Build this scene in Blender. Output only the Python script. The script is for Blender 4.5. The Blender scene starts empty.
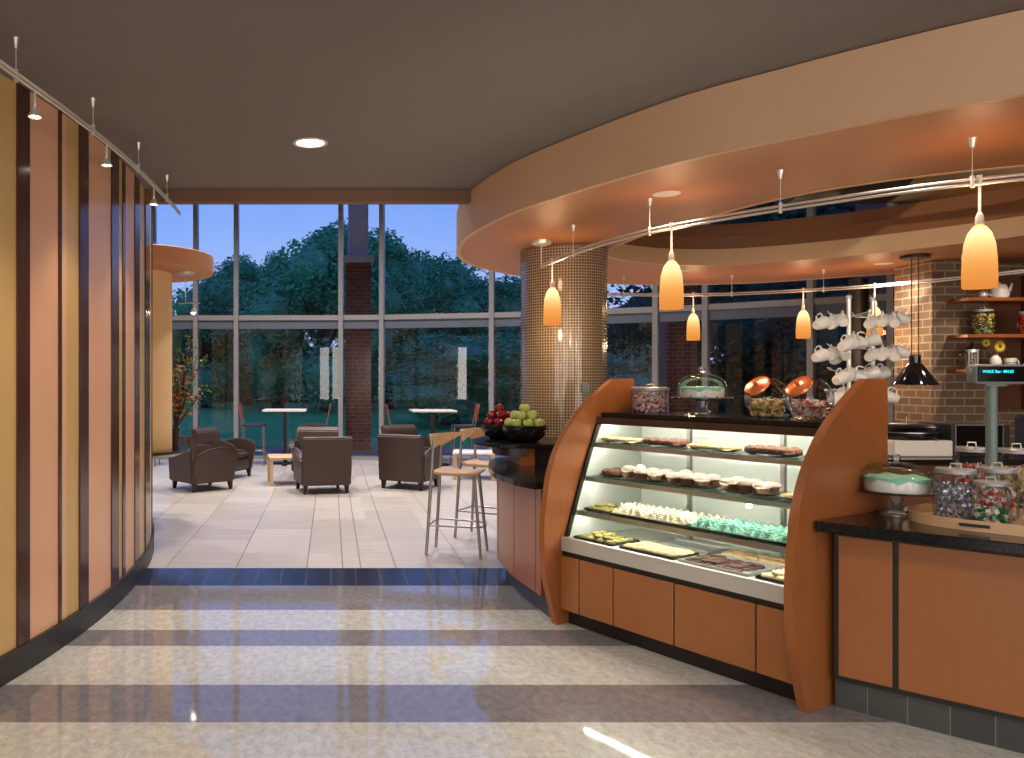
import bpy, bmesh, math, random
from mathutils import Vector, Matrix
R = math.radians
random.seed(7)
sc = bpy.context.scene
COL = sc.collection
F, CX, CY, H = 820.0, 331.0, 379.0, 1.6

def P(px, py, Y):                       # photograph direction + distance -> a point in the room
    return Vector(((px-CX)/F*Y, Y, H-(py-CY)/F*Y))
def gz(px, py, z):                      # photograph direction hitting the level z
    Y = (H-z)*F/(py-CY); return Vector(((px-CX)/F*Y, Y, z))

# ------------------------------------------------------------------ materials
def lin(c):
    return tuple(((v/255)/12.92 if v/255 <= .04045 else ((v/255+.055)/1.055)**2.4) for v in c)
def rgba(c): return (*lin(c), 1.0)
class NT:
    def __init__(s, name):
        s.m = bpy.data.materials.new(name); s.m.use_nodes = True
        s.t = s.m.node_tree; s.t.nodes.clear()
        s.out = s.t.nodes.new('ShaderNodeOutputMaterial')
    def n(s, typ, **kw):
        x = s.t.nodes.new(typ)
        for k, v in kw.items(): setattr(x, k, v)
        return x
    def l(s, a, b): s.t.links.new(a, b)
    def math(s, op, a, b=None, c=None):
        x = s.n('ShaderNodeMath', operation=op)
        for i, v in enumerate((a, b, c)):
            if v is None: continue
            if isinstance(v, (int, float)): x.inputs[i].default_value = v
            else: s.l(v, x.inputs[i])
        return x.outputs[0]
    def mix(s, f, a, b):
        x = s.n('ShaderNodeMix', data_type='RGBA')
        for i, v in ((0, f), (6, a), (7, b)):
            if isinstance(v, (int, float)): x.inputs[i].default_value = v
            elif isinstance(v, tuple): x.inputs[i].default_value = v
            else: s.l(v, x.inputs[i])
        return x.outputs[2]
    def bsdf(s, color=None, rough=.5, metal=0, **kw):
        b = s.n('ShaderNodeBsdfPrincipled')
        if isinstance(color, tuple): b.inputs['Base Color'].default_value = color
        elif color is not None: s.l(color, b.inputs['Base Color'])
        if isinstance(rough, (int, float)): b.inputs['Roughness'].default_value = rough
        else: s.l(rough, b.inputs['Roughness'])
        b.inputs['Metallic'].default_value = metal
        for k, v in kw.items():
            b.inputs[k].default_value = v
        s.l(b.outputs[0], s.out.inputs[0]); return b
    def obj(s, scale=(1,1,1)):
        tc = s.n('ShaderNodeTexCoord'); mp = s.n('ShaderNodeMapping')
        mp.inputs['Scale'].default_value = scale
        s.l(tc.outputs['Object'], mp.inputs[0]); return mp.outputs[0]
    def noise(s, vec, scale=5, detail=4, rough=.5):
        x = s.n('ShaderNodeTexNoise'); x.inputs['Scale'].default_value = scale
        x.inputs['Detail'].default_value = detail; x.inputs['Roughness'].default_value = rough
        s.l(vec, x.inputs['Vector']); return x.outputs[0]
    def ramp(s, f, stops, interp='LINEAR'):
        x = s.n('ShaderNodeValToRGB'); cr = x.color_ramp; cr.interpolation = interp
        while len(cr.elements) < len(stops): cr.elements.new(.5)
        for e, (p, c) in zip(cr.elements, stops): e.position = p; e.color = c
        s.l(f, x.inputs[0]); return x.outputs[0]

def mat_plain(name, c, rough=.5, metal=0, var=.12, scale=8, stretch=(1,1,1), bump=0, **kw):
    t = NT(name); v = t.obj(stretch); n = t.noise(v, scale)
    a = rgba(c); lo = tuple(x*(1-var) for x in a[:3])+(1,); hi = tuple(min(1, x*(1+var)) for x in a[:3])+(1,)
    b = t.bsdf(t.mix(n, lo, hi), rough, metal, **kw)
    if bump:
        bp = t.n('ShaderNodeBump'); bp.inputs['Strength'].default_value = bump; bp.inputs['Distance'].default_value = .01
        t.l(n, bp.inputs['Height']); t.l(bp.outputs[0], b.inputs['Normal'])
    return t.m
def mat_wood(name, c, rough=.35, grain=(14,14,1.2), var=.3):
    t = NT(name); v = t.obj(grain); n = t.noise(v, 4, 6, .6); n2 = t.noise(t.obj((1.2,1.2,.6)), 2, 2)
    a = rgba(c)
    d = tuple(x*(1-var) for x in a[:3])+(1,); h = tuple(min(1, x*(1+var*.6)) for x in a[:3])+(1,)
    c1 = t.mix(n, d, h); c2 = t.mix(t.math('MULTIPLY', n2, .25), c1, tuple(x*.7 for x in a[:3])+(1,))
    t.bsdf(c2, rough); return t.m
def mat_emit(name, c, strength):
    t = NT(name); e = t.n('ShaderNodeEmission'); e.inputs[0].default_value = rgba(c); e.inputs[1].default_value = strength
    t.l(e.outputs[0], t.out.inputs[0]); return t.m
def mat_glass(name, tint=(1,1,1), refl=1.0, ior=1.45, rough=0.0):
    t = NT(name); tr = t.n('ShaderNodeBsdfTransparent'); tr.inputs[0].default_value = (*tint, 1)
    g = t.n('ShaderNodeBsdfGlossy'); g.inputs['Roughness'].default_value = rough
    fr = t.n('ShaderNodeFresnel'); fr.inputs[0].default_value = ior
    mx = t.n('ShaderNodeMixShader'); t.l(t.math('MULTIPLY', fr.outputs[0], refl), mx.inputs[0])
    t.l(tr.outputs[0], mx.inputs[1]); t.l(g.outputs[0], mx.inputs[2]); t.l(mx.outputs[0], t.out.inputs[0]); return t.m
def mat_brick(name, c1, c2, mortar, bw, bh, ms=.012, rough=.8, cyl=None, diff=False, offset=.5, bump=.4, gloss_var=False):
    t = NT(name); tc = t.n('ShaderNodeTexCoord'); sp = t.n('ShaderNodeSeparateXYZ'); t.l(tc.outputs['Object'], sp.inputs[0])
    if cyl: u = t.math('MULTIPLY', t.math('ARCTAN2', sp.outputs[0], sp.outputs[1]), cyl)
    elif diff: u = t.math('SUBTRACT', sp.outputs[0], sp.outputs[1])
    else: u = t.math('ADD', sp.outputs[0], sp.outputs[1])
    cb = t.n('ShaderNodeCombineXYZ'); t.l(u, cb.inputs[0]); t.l(sp.outputs[2], cb.inputs[1])
    br = t.n('ShaderNodeTexBrick'); t.l(cb.outputs[0], br.inputs[0]); br.offset = offset
    br.inputs['Color1'].default_value = rgba(c1); br.inputs['Color2'].default_value = rgba(c2); br.inputs['Mortar'].default_value = rgba(mortar)
    br.inputs['Scale'].default_value = 1; br.inputs['Mortar Size'].default_value = ms/2
    br.inputs['Brick Width'].default_value = bw; br.inputs['Row Height'].default_value = bh
    br.inputs['Mortar Smooth'].default_value = .1
    n = t.noise(tc.outputs['Object'], 30, 4)
    b = t.bsdf(t.mix(t.math('MULTIPLY', n, .35), br.outputs[0], rgba(tuple(int(x*.6) for x in c1))), rough)
    bp = t.n('ShaderNodeBump'); bp.inputs['Strength'].default_value = bump; bp.inputs['Distance'].default_value = .004; bp.invert = True
    t.l(br.outputs['Fac'], bp.inputs['Height']); t.l(bp.outputs[0], b.inputs['Normal'])
    return t.m

M = {}
M['cherry'] = mat_wood('cherry_veneer', (150,89,48), .3)
M['cherry_dark'] = mat_wood('cherry_edge', (146,88,50), .3)
M['cherry_panel'] = mat_wood('cherry_panel', (152,95,52), .32, (20,20,1.5), .22)
M['topsheen'] = mat_plain('brown_top_sheen', (62,44,34), .15)  # brown imitates reflections in the curved glass top of the case
M['header'] = mat_wood('header_wood', (122,84,60), .5, (1,14,14))
M['black'] = mat_plain('black_laminate', (22,20,20), .35)
M['base'] = mat_plain('rubber_base', (38,36,35), .45)
M['granite'] = None
M['ceil'] = mat_plain('taupe_ceiling_paint', (130,120,117), .85, var=.05, scale=3)
M['atr'] = mat_plain('dark_atrium_ceiling', (50,46,44), .9)
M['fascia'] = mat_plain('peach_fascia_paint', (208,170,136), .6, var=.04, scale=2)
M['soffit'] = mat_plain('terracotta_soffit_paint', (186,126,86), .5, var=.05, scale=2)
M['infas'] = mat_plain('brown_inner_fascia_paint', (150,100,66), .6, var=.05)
M['lip'] = mat_plain('tan_lip_paint', (222,180,136), .6, var=.04)
M['steel'] = mat_plain('brushed_steel', (190,188,182), .28, 1.0, var=.08)
M['alum'] = mat_plain('window_aluminium', (158,156,160), .4, .35, var=.04)
M['alum_d'] = mat_plain('spandrel_grey', (96,104,120), .5, .1, var=.04)
M['chrome'] = mat_plain('satin_chrome', (225,222,214), .28, .55, var=.03)
M['stoolmetal'] = mat_plain('stool_metal', (150,148,142), .35, .8, var=.05)
M['leather'] = mat_plain('brown_leather', (66,50,44), .42, var=.15, scale=14, bump=.05)
M['legdark'] = mat_plain('espresso_leg', (30,22,20), .4)
M['lightwood'] = mat_wood('light_maple', (206,170,130), .45, (3,16,16), .12)
M['redwood'] = mat_wood('red_brown_chair_wood', (150,78,50), .4)
M['white'] = mat_plain('white_ceramic', (232,228,220), .22, var=.03)
M['whitelam'] = mat_plain('white_laminate', (222,216,210), .4, var=.03)
M['cream'] = mat_plain('cream_icing', (246,238,204), .6, var=.1, scale=40)
M['mint'] = mat_plain('mint_icing', (140,206,180), .55, var=.12, scale=40)
M['palec'] = mat_plain('pale_biscuit', (206,184,136), .8, var=.2, scale=60, bump=.3)
M['choc'] = mat_plain('chocolate_cookie', (72,46,34), .8, var=.3, scale=60, bump=.4)
M['tanc'] = mat_plain('tan_cookie', (200,168,120), .8, var=.25, scale=60, bump=.3)
M['browncake'] = mat_plain('brown_muffin_crumb', (112,74,54), .85, var=.3, scale=70, bump=.5)
M['sugar'] = mat_plain('sugar_dusting', (196,172,158), .8, var=.15, scale=50, bump=.3)
M['olivec'] = mat_plain('pistachio_cookie', (150,140,78), .8, var=.3, scale=60, bump=.4)
M['tray'] = mat_plain('black_tray', (26,25,26), .2)
M['traysteel'] = mat_plain('tray_steel', (150,148,140), .3, .9)
M['applegreen'] = mat_plain('green_apple_skin', (168,182,100), .28, var=.2, scale=12)
M['applered'] = mat_plain('red_apple_skin', (120,22,26), .22, var=.45, scale=14)
M['bowl'] = mat_plain('black_bowl', (24,24,27), .08)
M['glass'] = mat_glass('jar_glass', (.985,.985,.985), .7, 1.4)
def _pg():
    t = NT('pressed_glass'); tr = t.n('ShaderNodeBsdfTransparent'); g = t.n('ShaderNodeBsdfGlossy'); g.inputs['Roughness'].default_value = .05
    d = t.n('ShaderNodeBsdfDiffuse'); d.inputs[0].default_value = (.75,.78,.78,1)  # whitish diffuse share stands in for bright highlights in the glass
    fr = t.n('ShaderNodeFresnel'); mx = t.n('ShaderNodeMixShader'); m2 = t.n('ShaderNodeMixShader'); m2.inputs[0].default_value = .16
    t.l(tr.outputs[0], m2.inputs[1]); t.l(d.outputs[0], m2.inputs[2]); t.l(fr.outputs[0], mx.inputs[0]); t.l(m2.outputs[0], mx.inputs[1]); t.l(g.outputs[0], mx.inputs[2]); t.l(mx.outputs[0], t.out.inputs[0]); return t.m
M['pressed'] = _pg()
M['caseglass'] = mat_glass('case_glass', (.97,.985,.975), .8, 1.42)
M['shelfglass'] = mat_glass('shelf_glass', (.86,.95,.91), .8)
M['winglass'] = mat_glass('window_glass', (.93,.96,.97), 1.3, 1.5)
M['copper'] = mat_plain('copper_lid', (214,122,74), .22, .6, var=.05)
M['darkmetal'] = mat_plain('dark_pipe', (46,43,42), .4, .3)
M['caseint'] = mat_plain('case_liner', (222,226,214), .35, var=.03)
M['ledge'] = mat_plain('case_ledge_steel', (205,205,200), .35, .6, var=.04)
M['posgrey'] = mat_plain('display_grey', (112,120,118), .4)
M['polegreen'] = mat_plain('pole_grey_green', (110,130,124), .4)
M['screen'] = mat_plain('black_screen', (6,8,9), .08)
M['cyan'] = mat_emit('cyan_characters', (60,210,235), 2.2)
M['brownwall'] = mat_plain('brown_wall_paint', (104,62,38), .6, var=.06)
M['shelfwood'] = mat_wood('wall_shelf_wood', (140,76,36), .4, (1.2,12,12))
M['gold'] = mat_plain('gold_wall_panel', (206,170,112), .34, var=.12, scale=1.2, stretch=(1,1,.3))
M['peach'] = mat_plain('peach_wall_panel', (224,174,140), .34, var=.08, scale=1.2, stretch=(1,1,.3))
M['pale'] = mat_plain('pale_wall_panel', (226,182,140), .34, var=.05)
M['fin'] = mat_wood('dark_wall_fin', (78,48,40), .18, (10,10,.6))
M['colcream'] = mat_plain('cream_column_paint', (226,188,136), .6, var=.04)
M['brick'] = mat_brick('tan_brick', (128,102,80), (104,86,66), (170,150,126), .205, .0825, .014)
M['brickdark'] = mat_brick('outside_brick', (150,82,66), (112,66,58), (150,140,136), .21, .09, .014)
M['mosaic'] = mat_brick('bronze_mosaic', (100,78,56), (80,62,46), (180,164,140),   .0262, .0262, .0085, .12, cyl=.4, offset=0, bump=.25)
M['toetile'] = mat_brick('slate_toe_tile', (74,76,74), (58,60,60), (120,120,114), .225, .4, .006, .4, offset=0, diff=True)
M['duct'] = mat_plain('beige_duct_wrap', (170,158,130), .7)
M['tile_concrete'] = mat_plain('outside_paving', (110,105,105), .8)
M['lawn'] = mat_plain('lawn_grass', (84,168,84), .95, var=.3, scale=.6)
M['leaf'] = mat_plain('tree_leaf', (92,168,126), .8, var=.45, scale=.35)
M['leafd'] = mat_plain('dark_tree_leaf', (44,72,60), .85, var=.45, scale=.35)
M['bark'] = mat_plain('bark', (62,50,42), .9, var=.2, bump=.3)
M['steelpost'] = mat_plain('outdoor_steel_post', (214,220,232), .4, 0)
M['plantleaf'] = mat_plain('branch_leaf', (110,128,58), .6, var=.3)
M['bloom'] = mat_plain('orange_bloom', (200,80,48), .6)
M['yellow'] = mat_plain('yellow_petal', (232,206,70), .6)
M['redcandy'] = mat_plain('red_candy_wrap', (206,70,46), .3)
M['silver'] = mat_plain('silver_foil', (190,196,214), .25, .7, var=.35, scale=120)
M['greencandy'] = mat_plain('green_foil', (30,140,80), .2, .5, var=.2)
M['whitecandy'] = mat_plain('white_wrapped_candy', (230,228,222), .4)
M['creamcandy'] = mat_plain('cream_biscuit', (216,196,140), .6, var=.15, scale=50)
def mat_bits(name, stops, rough=.5):
    t = NT(name); g = t.n('ShaderNodeNewGeometry')
    t.bsdf(t.ramp(g.outputs['Random Per Island'], stops, 'CONSTANT'), rough); return t.m
M['pinkbits'] = mat_bits('pink_white_candy_bits', [(0, rgba((232,216,206))), (.45, rgba((214,120,122))), (.7, rgba((240,230,222))), (.88, rgba((180,60,70)))])
M['nutbits'] = mat_bits('cream_snack_bits', [(0, rgba((206,182,124))), (.4, rgba((226,206,156))), (.75, rgba((160,128,70)))])
M['greenbits'] = mat_bits('yellow_green_candy_bits', [(0, rgba((210,190,60))), (.4, rgba((70,110,50))), (.7, rgba((60,40,30))), (.85, rgba((235,225,190)))])
def _granite():
    t = NT('black_granite'); v = t.n('ShaderNodeTexVoronoi'); v.inputs['Scale'].default_value = 160
    t.l(t.obj(), v.inputs['Vector'])
    t.bsdf(t.ramp(v.outputs['Distance'], [(0, rgba((92,92,88))), (.18, rgba((26,26,26))), (1, rgba((14,14,15)))]), .16, **{'Specular IOR Level': .3}); return t.m
M['granite'] = _granite()
def _lamp():                    # frosted amber glass shade lit from within: pale at the bulb, deep amber at the rim
    t = NT('lit_amber_glass'); sp = t.n('ShaderNodeSeparateXYZ'); tc = t.n('ShaderNodeTexCoord'); t.l(tc.outputs['Object'], sp.inputs[0])
    f = t.math('MULTIPLY_ADD', sp.outputs[2], 1/.33, 1.0)
    c = t.ramp(f, [(0, rgba((240,146,64))), (.4, rgba((252,172,88))), (.72, rgba((255,214,140))), (.9, rgba((255,226,170))), (1, rgba((250,180,100)))])
    e = t.n('ShaderNodeEmission'); t.l(c, e.inputs[0])
    t.l(t.math('MULTIPLY_ADD', t.math('POWER', f, 3), 1.0, .95), e.inputs[1]); t.l(e.outputs[0], t.out.inputs[0]); return t.m
M['lamp'] = _lamp()
M['bulb'] = mat_emit('lamp_bulb', (255,225,180), 14)
M['spotbulb'] = mat_emit('spot_bulb', (255,236,205), 40)
M['downlight'] = mat_emit('downlight_lens', (255,240,220), 9)
M['tube'] = mat_emit('case_lamp_tube', (255,252,238), 46)
def _floor():
    t = NT('striped_linoleum'); tc = t.n('ShaderNodeTexCoord'); sp = t.n('ShaderNodeSeparateXYZ'); t.l(tc.outputs['Object'], sp.inputs[0])
    D, L = rgba((123,119,122)), rgba((186,186,180))
    edges = [(2.4,D),(2.95,L),(3.814,D),(4.288,L),(4.91,D),(5.227,L),(5.672,D)]
    f = t.math('DIVIDE', t.math('ADD', sp.outputs[1], -2.4), 4.0)
    base = t.ramp(f, [((y-2.4)/4.0, c) for y, c in edges], 'CONSTANT')
    n = t.noise(t.obj((4,2.4,1)), 6, 8, .78); n2 = t.noise(t.obj((2,1,1)), 2, 3)
    k = t.math('MULTIPLY_ADD', n, 1.5, .22)
    k = t.math('MULTIPLY', k, t.math('MULTIPLY_ADD', n2, .2, .92))
    vm = t.n('ShaderNodeVectorMath', operation='SCALE'); t.l(base, vm.inputs[0]); t.l(k, vm.inputs['Scale'])
    b = t.bsdf(None, .5); t.l(vm.outputs[0], b.inputs['Base Color'])
    t.l(t.math('MULTIPLY_ADD', n, .04, .035), b.inputs['Roughness'])
    b.inputs['Specular IOR Level'].default_value = .8
    return t.m
M['floor'] = _floor()
def _tile():
    t = NT('grey_porcelain_tile'); tc = t.n('ShaderNodeTexCoord'); sp = t.n('ShaderNodeSeparateXYZ'); t.l(tc.outputs['Object'], sp.inputs[0])
    X, Y = sp.outputs[0], sp.outputs[1]
    def grid(v, off, per, w):
        m = t.math('PINGPONG', t.math('ADD', v, -off), per/2)
        return t.math('LESS_THAN', m, w)
    gl = grid(X, -.205, .6, .004); gr = grid(X, .552, .597, .004)
    right = t.math('GREATER_THAN', X, .4); left = t.math('LESS_THAN', X, -.1)
    g1 = t.math('ADD', t.math('MULTIPLY', gl, left), t.math('MULTIPLY', gr, right))
    for xx in (.099, .254):
        g1 = t.math('ADD', g1, t.math('LESS_THAN', t.math('ABSOLUTE', t.math('ADD', X, -xx)), .004))
    gy = t.math('MULTIPLY', grid(Y, 6.94, .6, .004), .35)
    g = t.math('MINIMUM', t.math('MAXIMUM', g1, gy), 1)
    n = t.noise(t.obj((.7,7,1)), 2.4, 5, .6); wn = t.n('ShaderNodeTexWhiteNoise')
    cb = t.n('ShaderNodeCombineXYZ')
    t.l(t.math('FLOOR', t.math('DIVIDE', t.math('ADD', X, .205), .6)), cb.inputs[0]); t.l(t.math('FLOOR', t.math('DIVIDE', t.math('ADD', Y, -6.94), .6)), cb.inputs[1])
    t.l(cb.outputs[0], wn.inputs[0])
    f = t.math('MULTIPLY_ADD', wn.outputs[0], .3, t.math('MULTIPLY', n, .8))
    c = t.mix(f, rgba((150,140,134)), rgba((214,205,196)))
    t.bsdf(t.mix(g, c, rgba((110,104,102))), .3); return t.m
M['tile'] = _tile()
M['bluetile'] = None
def _bt():
    t = NT('dark_slate_strip_tile'); tc = t.n('ShaderNodeTexCoord'); sp = t.n('ShaderNodeSeparateXYZ'); t.l(tc.outputs['Object'], sp.inputs[0])
    g = t.math('LESS_THAN', t.math('PINGPONG', sp.outputs[0], .1), .0035)
    n = t.noise(t.obj((3,3,1)), 3, 4)
    c = t.mix(n, rgba((26,30,50)), rgba((48,52,76)))
    t.bsdf(t.mix(g, c, rgba((90,84,84))), .16, **{'Specular IOR Level': .28}); return t.m
M['bluetile'] = _bt()

# ------------------------------------------------------------------ geometry helpers
class MB:
    def __init__(s): s.b = bmesh.new()
    def _v(s, pts): return [s.b.verts.new(p) for p in pts]
    def _f(s, vs):
        try: return s.b.faces.new(vs)
        except ValueError: return None
    def box(s, x0, x1, y0, y1, z0, z1, mtx=None):
        p = [Vector(q) for q in ((x0,y0,z0),(x1,y0,z0),(x1,y1,z0),(x0,y1,z0),(x0,y0,z1),(x1,y0,z1),(x1,y1,z1),(x0,y1,z1))]
        if mtx: p = [mtx @ q for q in p]
        v = s._v(p)
        for f in ((3,2,1,0),(4,5,6,7),(0,1,5,4),(1,2,6,5),(2,3,7,6),(3,0,4,7)): s._f([v[i] for i in f])
        return s
    def taper(s, c0, s0, c1, s1):       # rectangular bar between two centres
        p = []
        for c, (a, b) in ((c0, s0), (c1, s1)):
            p += [(c[0]-a,c[1]-b,c[2]),(c[0]+a,c[1]-b,c[2]),(c[0]+a,c[1]+b,c[2]),(c[0]-a,c[1]+b,c[2])]
        v = s._v(p)
        for f in ((3,2,1,0),(4,5,6,7),(0,1,5,4),(1,2,6,5),(2,3,7,6),(3,0,4,7)): s._f([v[i] for i in f])
        return s
    def prism(s, poly, z0, z1):
        a = s._v([(x,y,z0) for x,y in poly]); c = s._v([(x,y,z1) for x,y in poly]); n = len(poly)
        s._f(a[::-1]); s._f(c)
        for i in range(n): s._f([a[i], a[(i+1)%n], c[(i+1)%n], c[i]])
        return s
    def slab(s, poly, o, u, w, d):      # polygon (a,b) in the plane o + a*u + b*Z, thickness along d
        o, u, w, d = map(Vector, (o, u, w, d))
        a = s._v([o+u*x+w*y for x,y in poly]); c = s._v([o+u*x+w*y+d for x,y in poly]); n = len(poly)
        s._f(a[::-1]); s._f(c)
        for i in range(n): s._f([a[i], a[(i+1)%n], c[(i+1)%n], c[i]])
        return s
    def lathe(s, prof, c=(0,0,0), seg=24, mtx=None):
        rings = []
        for r, z in prof:
            if r < 1e-6: pts = [Vector((c[0],c[1],c[2]+z))]
            else: pts = [Vector((c[0]+r*math.cos(2*math.pi*i/seg), c[1]+r*math.sin(2*math.pi*i/seg), c[2]+z)) for i in range(seg)]
            if mtx: pts = [mtx @ q for q in pts]
            rings.append(s._v(pts))
        for A, B in zip(rings, rings[1:]):
            for i in range(seg):
                j = (i+1) % seg
                if len(A) == 1 and len(B) == 1: continue
                if len(A) == 1: s._f([A[0], B[j], B[i]])
                elif len(B) == 1: s._f([A[i], A[j], B[0]])
                else: s._f([A[i], A[j], B[j], B[i]])
        return s
    def cyl(s, p0, p1, r0, r1=None, seg=12):
        r1 = r0 if r1 is None else r1; p0, p1 = Vector(p0), Vector(p1); d = p1-p0
        q = d.to_track_quat('Z', 'Y').to_matrix().to_4x4(); q.translation = p0
        return s.lathe([(0,0),(r0,0),(r1,d.length),(0,d.length)], seg=seg, mtx=q)
    def tube(s, pts, r, seg=8, closed=False):
        pts = [Vector(p) for p in pts]; rings = []; n = len(pts)
        for i, p in enumerate(pts):
            if closed: t = pts[(i+1)%n]-pts[i-1]
            else: t = pts[min(i+1,n-1)]-pts[max(i-1,0)]
            t.normalize(); up = Vector((0,0,1)) if abs(t.z) < .95 else Vector((1,0,0))
            a = t.cross(up).normalized(); b = a.cross(t)
            rr = r[i] if isinstance(r, (list,tuple)) else r
            rings.append(s._v([p+a*rr*math.cos(2*math.pi*k/seg)+b*rr*math.sin(2*math.pi*k/seg) for k in range(seg)]))
        m = n if closed else n-1
        for i in range(m):
            A, B = rings[i], rings[(i+1)%n]
            for k in range(seg): s._f([A[k], A[(k+1)%seg], B[(k+1)%seg], B[k]])
        if not closed: s._f(rings[0][::-1]); s._f(rings[-1])
        return s
    def ribbon(s, top, bot, th=0):      # vertical wall between two polylines, thickness given as offset list
        a = s._v(top); b = s._v(bot)
        for i in range(len(a)-1): s._f([b[i], b[i+1], a[i+1], a[i]])
        return s
    def ball(s, c, r, sx=1, sy=1, sz=1, sub=2, jit=0):
        m = Matrix.Translation(c) @ Matrix.Diagonal((sx,sy,sz,1))
        g = bmesh.ops.create_icosphere(s.b, subdivisions=sub, radius=r, matrix=m)
        if jit:
            for v in g['verts']: v.co += (v.co-Vector(c))*random.uniform(-jit, jit)
        return s
    def bevel(s, w, seg=2):
        bmesh.ops.recalc_face_normals(s.b, faces=s.b.faces)
        bmesh.ops.bevel(s.b, geom=list(s.b.edges), offset=w, segments=seg, affect='EDGES', clamp_overlap=True); return s
    def mesh(s, name, mat, smooth=True, ang=35):
        bmesh.ops.recalc_face_normals(s.b, faces=s.b.faces)
        me = bpy.data.meshes.new(name); s.b.to_mesh(me); s.b.free()
        me.materials.append(M[mat] if isinstance(mat, str) else mat)
        if smooth:
            for p in me.polygons: p.use_smooth = True
            me.set_sharp_from_angle(angle=R(ang))
        return me
    def build(s, name, mat, parent=None, loc=None, rz=0, smooth=True, ang=35):
        o = bpy.data.objects.new(name, s.mesh(name, mat, smooth, ang)); COL.objects.link(o)
        if parent is not None: o.parent = parent
        if loc is not None: o.location = loc
        if rz: o.rotation_euler = (0,0,rz)
        return o
def thing(name, label, cat, loc=(0,0,0), rz=0, group=None):
    o = bpy.data.objects.new(name, None); COL.objects.link(o); o.empty_display_size = .1
    o.location = loc; o.rotation_euler = (0,0,rz); o['label'] = label; o['category'] = cat
    if group: o['group'] = group
    return o
def tag(o, label, cat, group=None, kind=None):
    o['label'] = label; o['category'] = cat
    if group: o['group'] = group
    if kind: o['kind'] = kind
    return o
def struct(o): o['kind'] = 'structure'; return o
def copy_tree(o, parent=None):
    c = o.copy(); COL.objects.link(c)
    if parent is not None: c.parent = parent
    for ch in list(o.children): copy_tree(ch, c)
    return c
class Proto:                            # first place() moves the thing itself, later ones copy it with its parts
    def __init__(s, o): s.o = o; s.used = False
    def place(s, loc, rz=0, label=None, group=None, rot=None, scale=None):
        o = copy_tree(s.o) if s.used else s.o
        s.used = True; o.location = loc
        o.rotation_euler = rot if rot else (0,0,rz)
        if scale: o.scale = (scale,)*3 if isinstance(scale, (int,float)) else scale
        if label: o['label'] = label
        if group: o['group'] = group
        return o
def spline(pts, n=12, closed=False):
    out = []; m = len(pts)
    rng = range(m) if closed else range(m-1)
    for i in rng:
        g = lambda k: pts[k % m] if closed else pts[max(0, min(m-1, k))]
        p0, p1, p2, p3 = g(i-1), g(i), g(i+1), g(i+2)
        for k in range(n):
            t = k/n
            out.append(tuple(.5*((2*b)+(-a+c)*t+(2*a-5*b+4*c-d)*t*t+(-a+3*b-3*c+d)*t**3) for a,b,c,d in zip(p0,p1,p2,p3)))
    if not closed: out.append(tuple(pts[-1]))
    return out
def light(name, typ, loc, power, color=(1,.86,.7), size=.1, rot=(0,0,0), **kw):
    L = bpy.data.lights.new(name, typ); L.energy = power; L.color = color
    if typ == 'AREA': L.size = size
    elif typ in ('POINT', 'SPOT'): L.shadow_soft_size = size
    for k, v in kw.items(): setattr(L, k, v)
    o = bpy.data.objects.new(name, L); COL.objects.link(o); o.location = loc; o.rotation_euler = rot; return o

# ------------------------------------------------------------------ setting: floors, ceilings, walls
struct(MB().box(-12,11,-4,6.35,-.1,0).build('floor', 'floor'))
struct(MB().box(-12,11,6.35,6.94,-.1,.0).build('floor_threshold_strip', 'bluetile'))
struct(MB().box(-12,11,6.94,17.2,-.1,0).build('floor_lounge', 'tile'))

outer = [(2.99,3.54),(2.66,3.84),(2.33,4.2),(1.953,4.67),(1.57,5.45),(1.327,6.1),(1.19,6.85),(1.17,7.5),(1.3,8.35),(1.65,9.1),(2.29,9.85),(3.1,10.4),(4.1,10.75),(5.35,10.6),(6.2,9.95),(7.0,9.2),(7.9,8.2),(8.3,6.6),(8.1,5.0),(7.2,3.7),(5.9,3.05),(4.6,2.8),(3.7,3.0)]
inner = [(3.3,5.28),(3.05,5.7),(2.88,6.25),(2.72,6.85),(2.66,7.6),(2.72,8.1),(3.1,8.55),(3.7,8.82),(4.4,8.77),(5.2,8.15),(5.9,7.1),(6.1,6.1),(5.7,5.2),(5.0,4.75),(4.3,4.68),(3.75,4.9)]
OUT = spline(outer, 8, True); INN = spline(inner, 8, True)
cen = Vector((4.3,6.9))
def shrink(poly, d):
    out = []; n = len(poly)
    for i in range(n):
        a, b = Vector(poly[i-1][:2]), Vector(poly[(i+1)%n][:2]); t = (b-a).normalized(); nn = Vector((-t.y, t.x))
        p = Vector(poly[i][:2])
        if nn.dot(cen-p) < 0: nn = -nn
        out.append(tuple(p+nn*d))
    return out
def ring_mesh(mb, A, B, z):             # flat ring between two closed loops with the same winding, any counts
    n = 184
    def res(poly):
        L = []; m = len(poly); tot = 0
        # by angle round the centre of the inner loop
        c = cen; angs = [(math.atan2(p[1]-c.y, p[0]-c.x)) for p in poly]
        out = []
        for k in range(n):
            a = -math.pi+2*math.pi*(k+.5)/n; best = None
            for i in range(m):
                p, q = Vector(poly[i]), Vector(poly[(i+1)%m]); d = Vector((math.cos(a), math.sin(a)))
                e = q-p; den = d.x*e.y-d.y*e.x
                if abs(den) < 1e-9: continue
                w = p-c; t = (w.x*e.y-w.y*e.x)/den; u = (w.x*d.y-w.y*d.x)/den
                if t > 0 and -1e-6 <= u <= 1+1e-6: best = t if best is None else max(best, t)
            out.append((c.x+best*math.cos(a), c.y+best*math.sin(a)))
        return out
    a, b = res(A), res(B)
    va = mb._v([(x,y,z) for x,y in a]); vb = mb._v([(x,y,z) for x,y in b])
    for i in range(n): mb._f([va[i], va[(i+1)%n], vb[(i+1)%n], vb[i]])
    return mb
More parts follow.
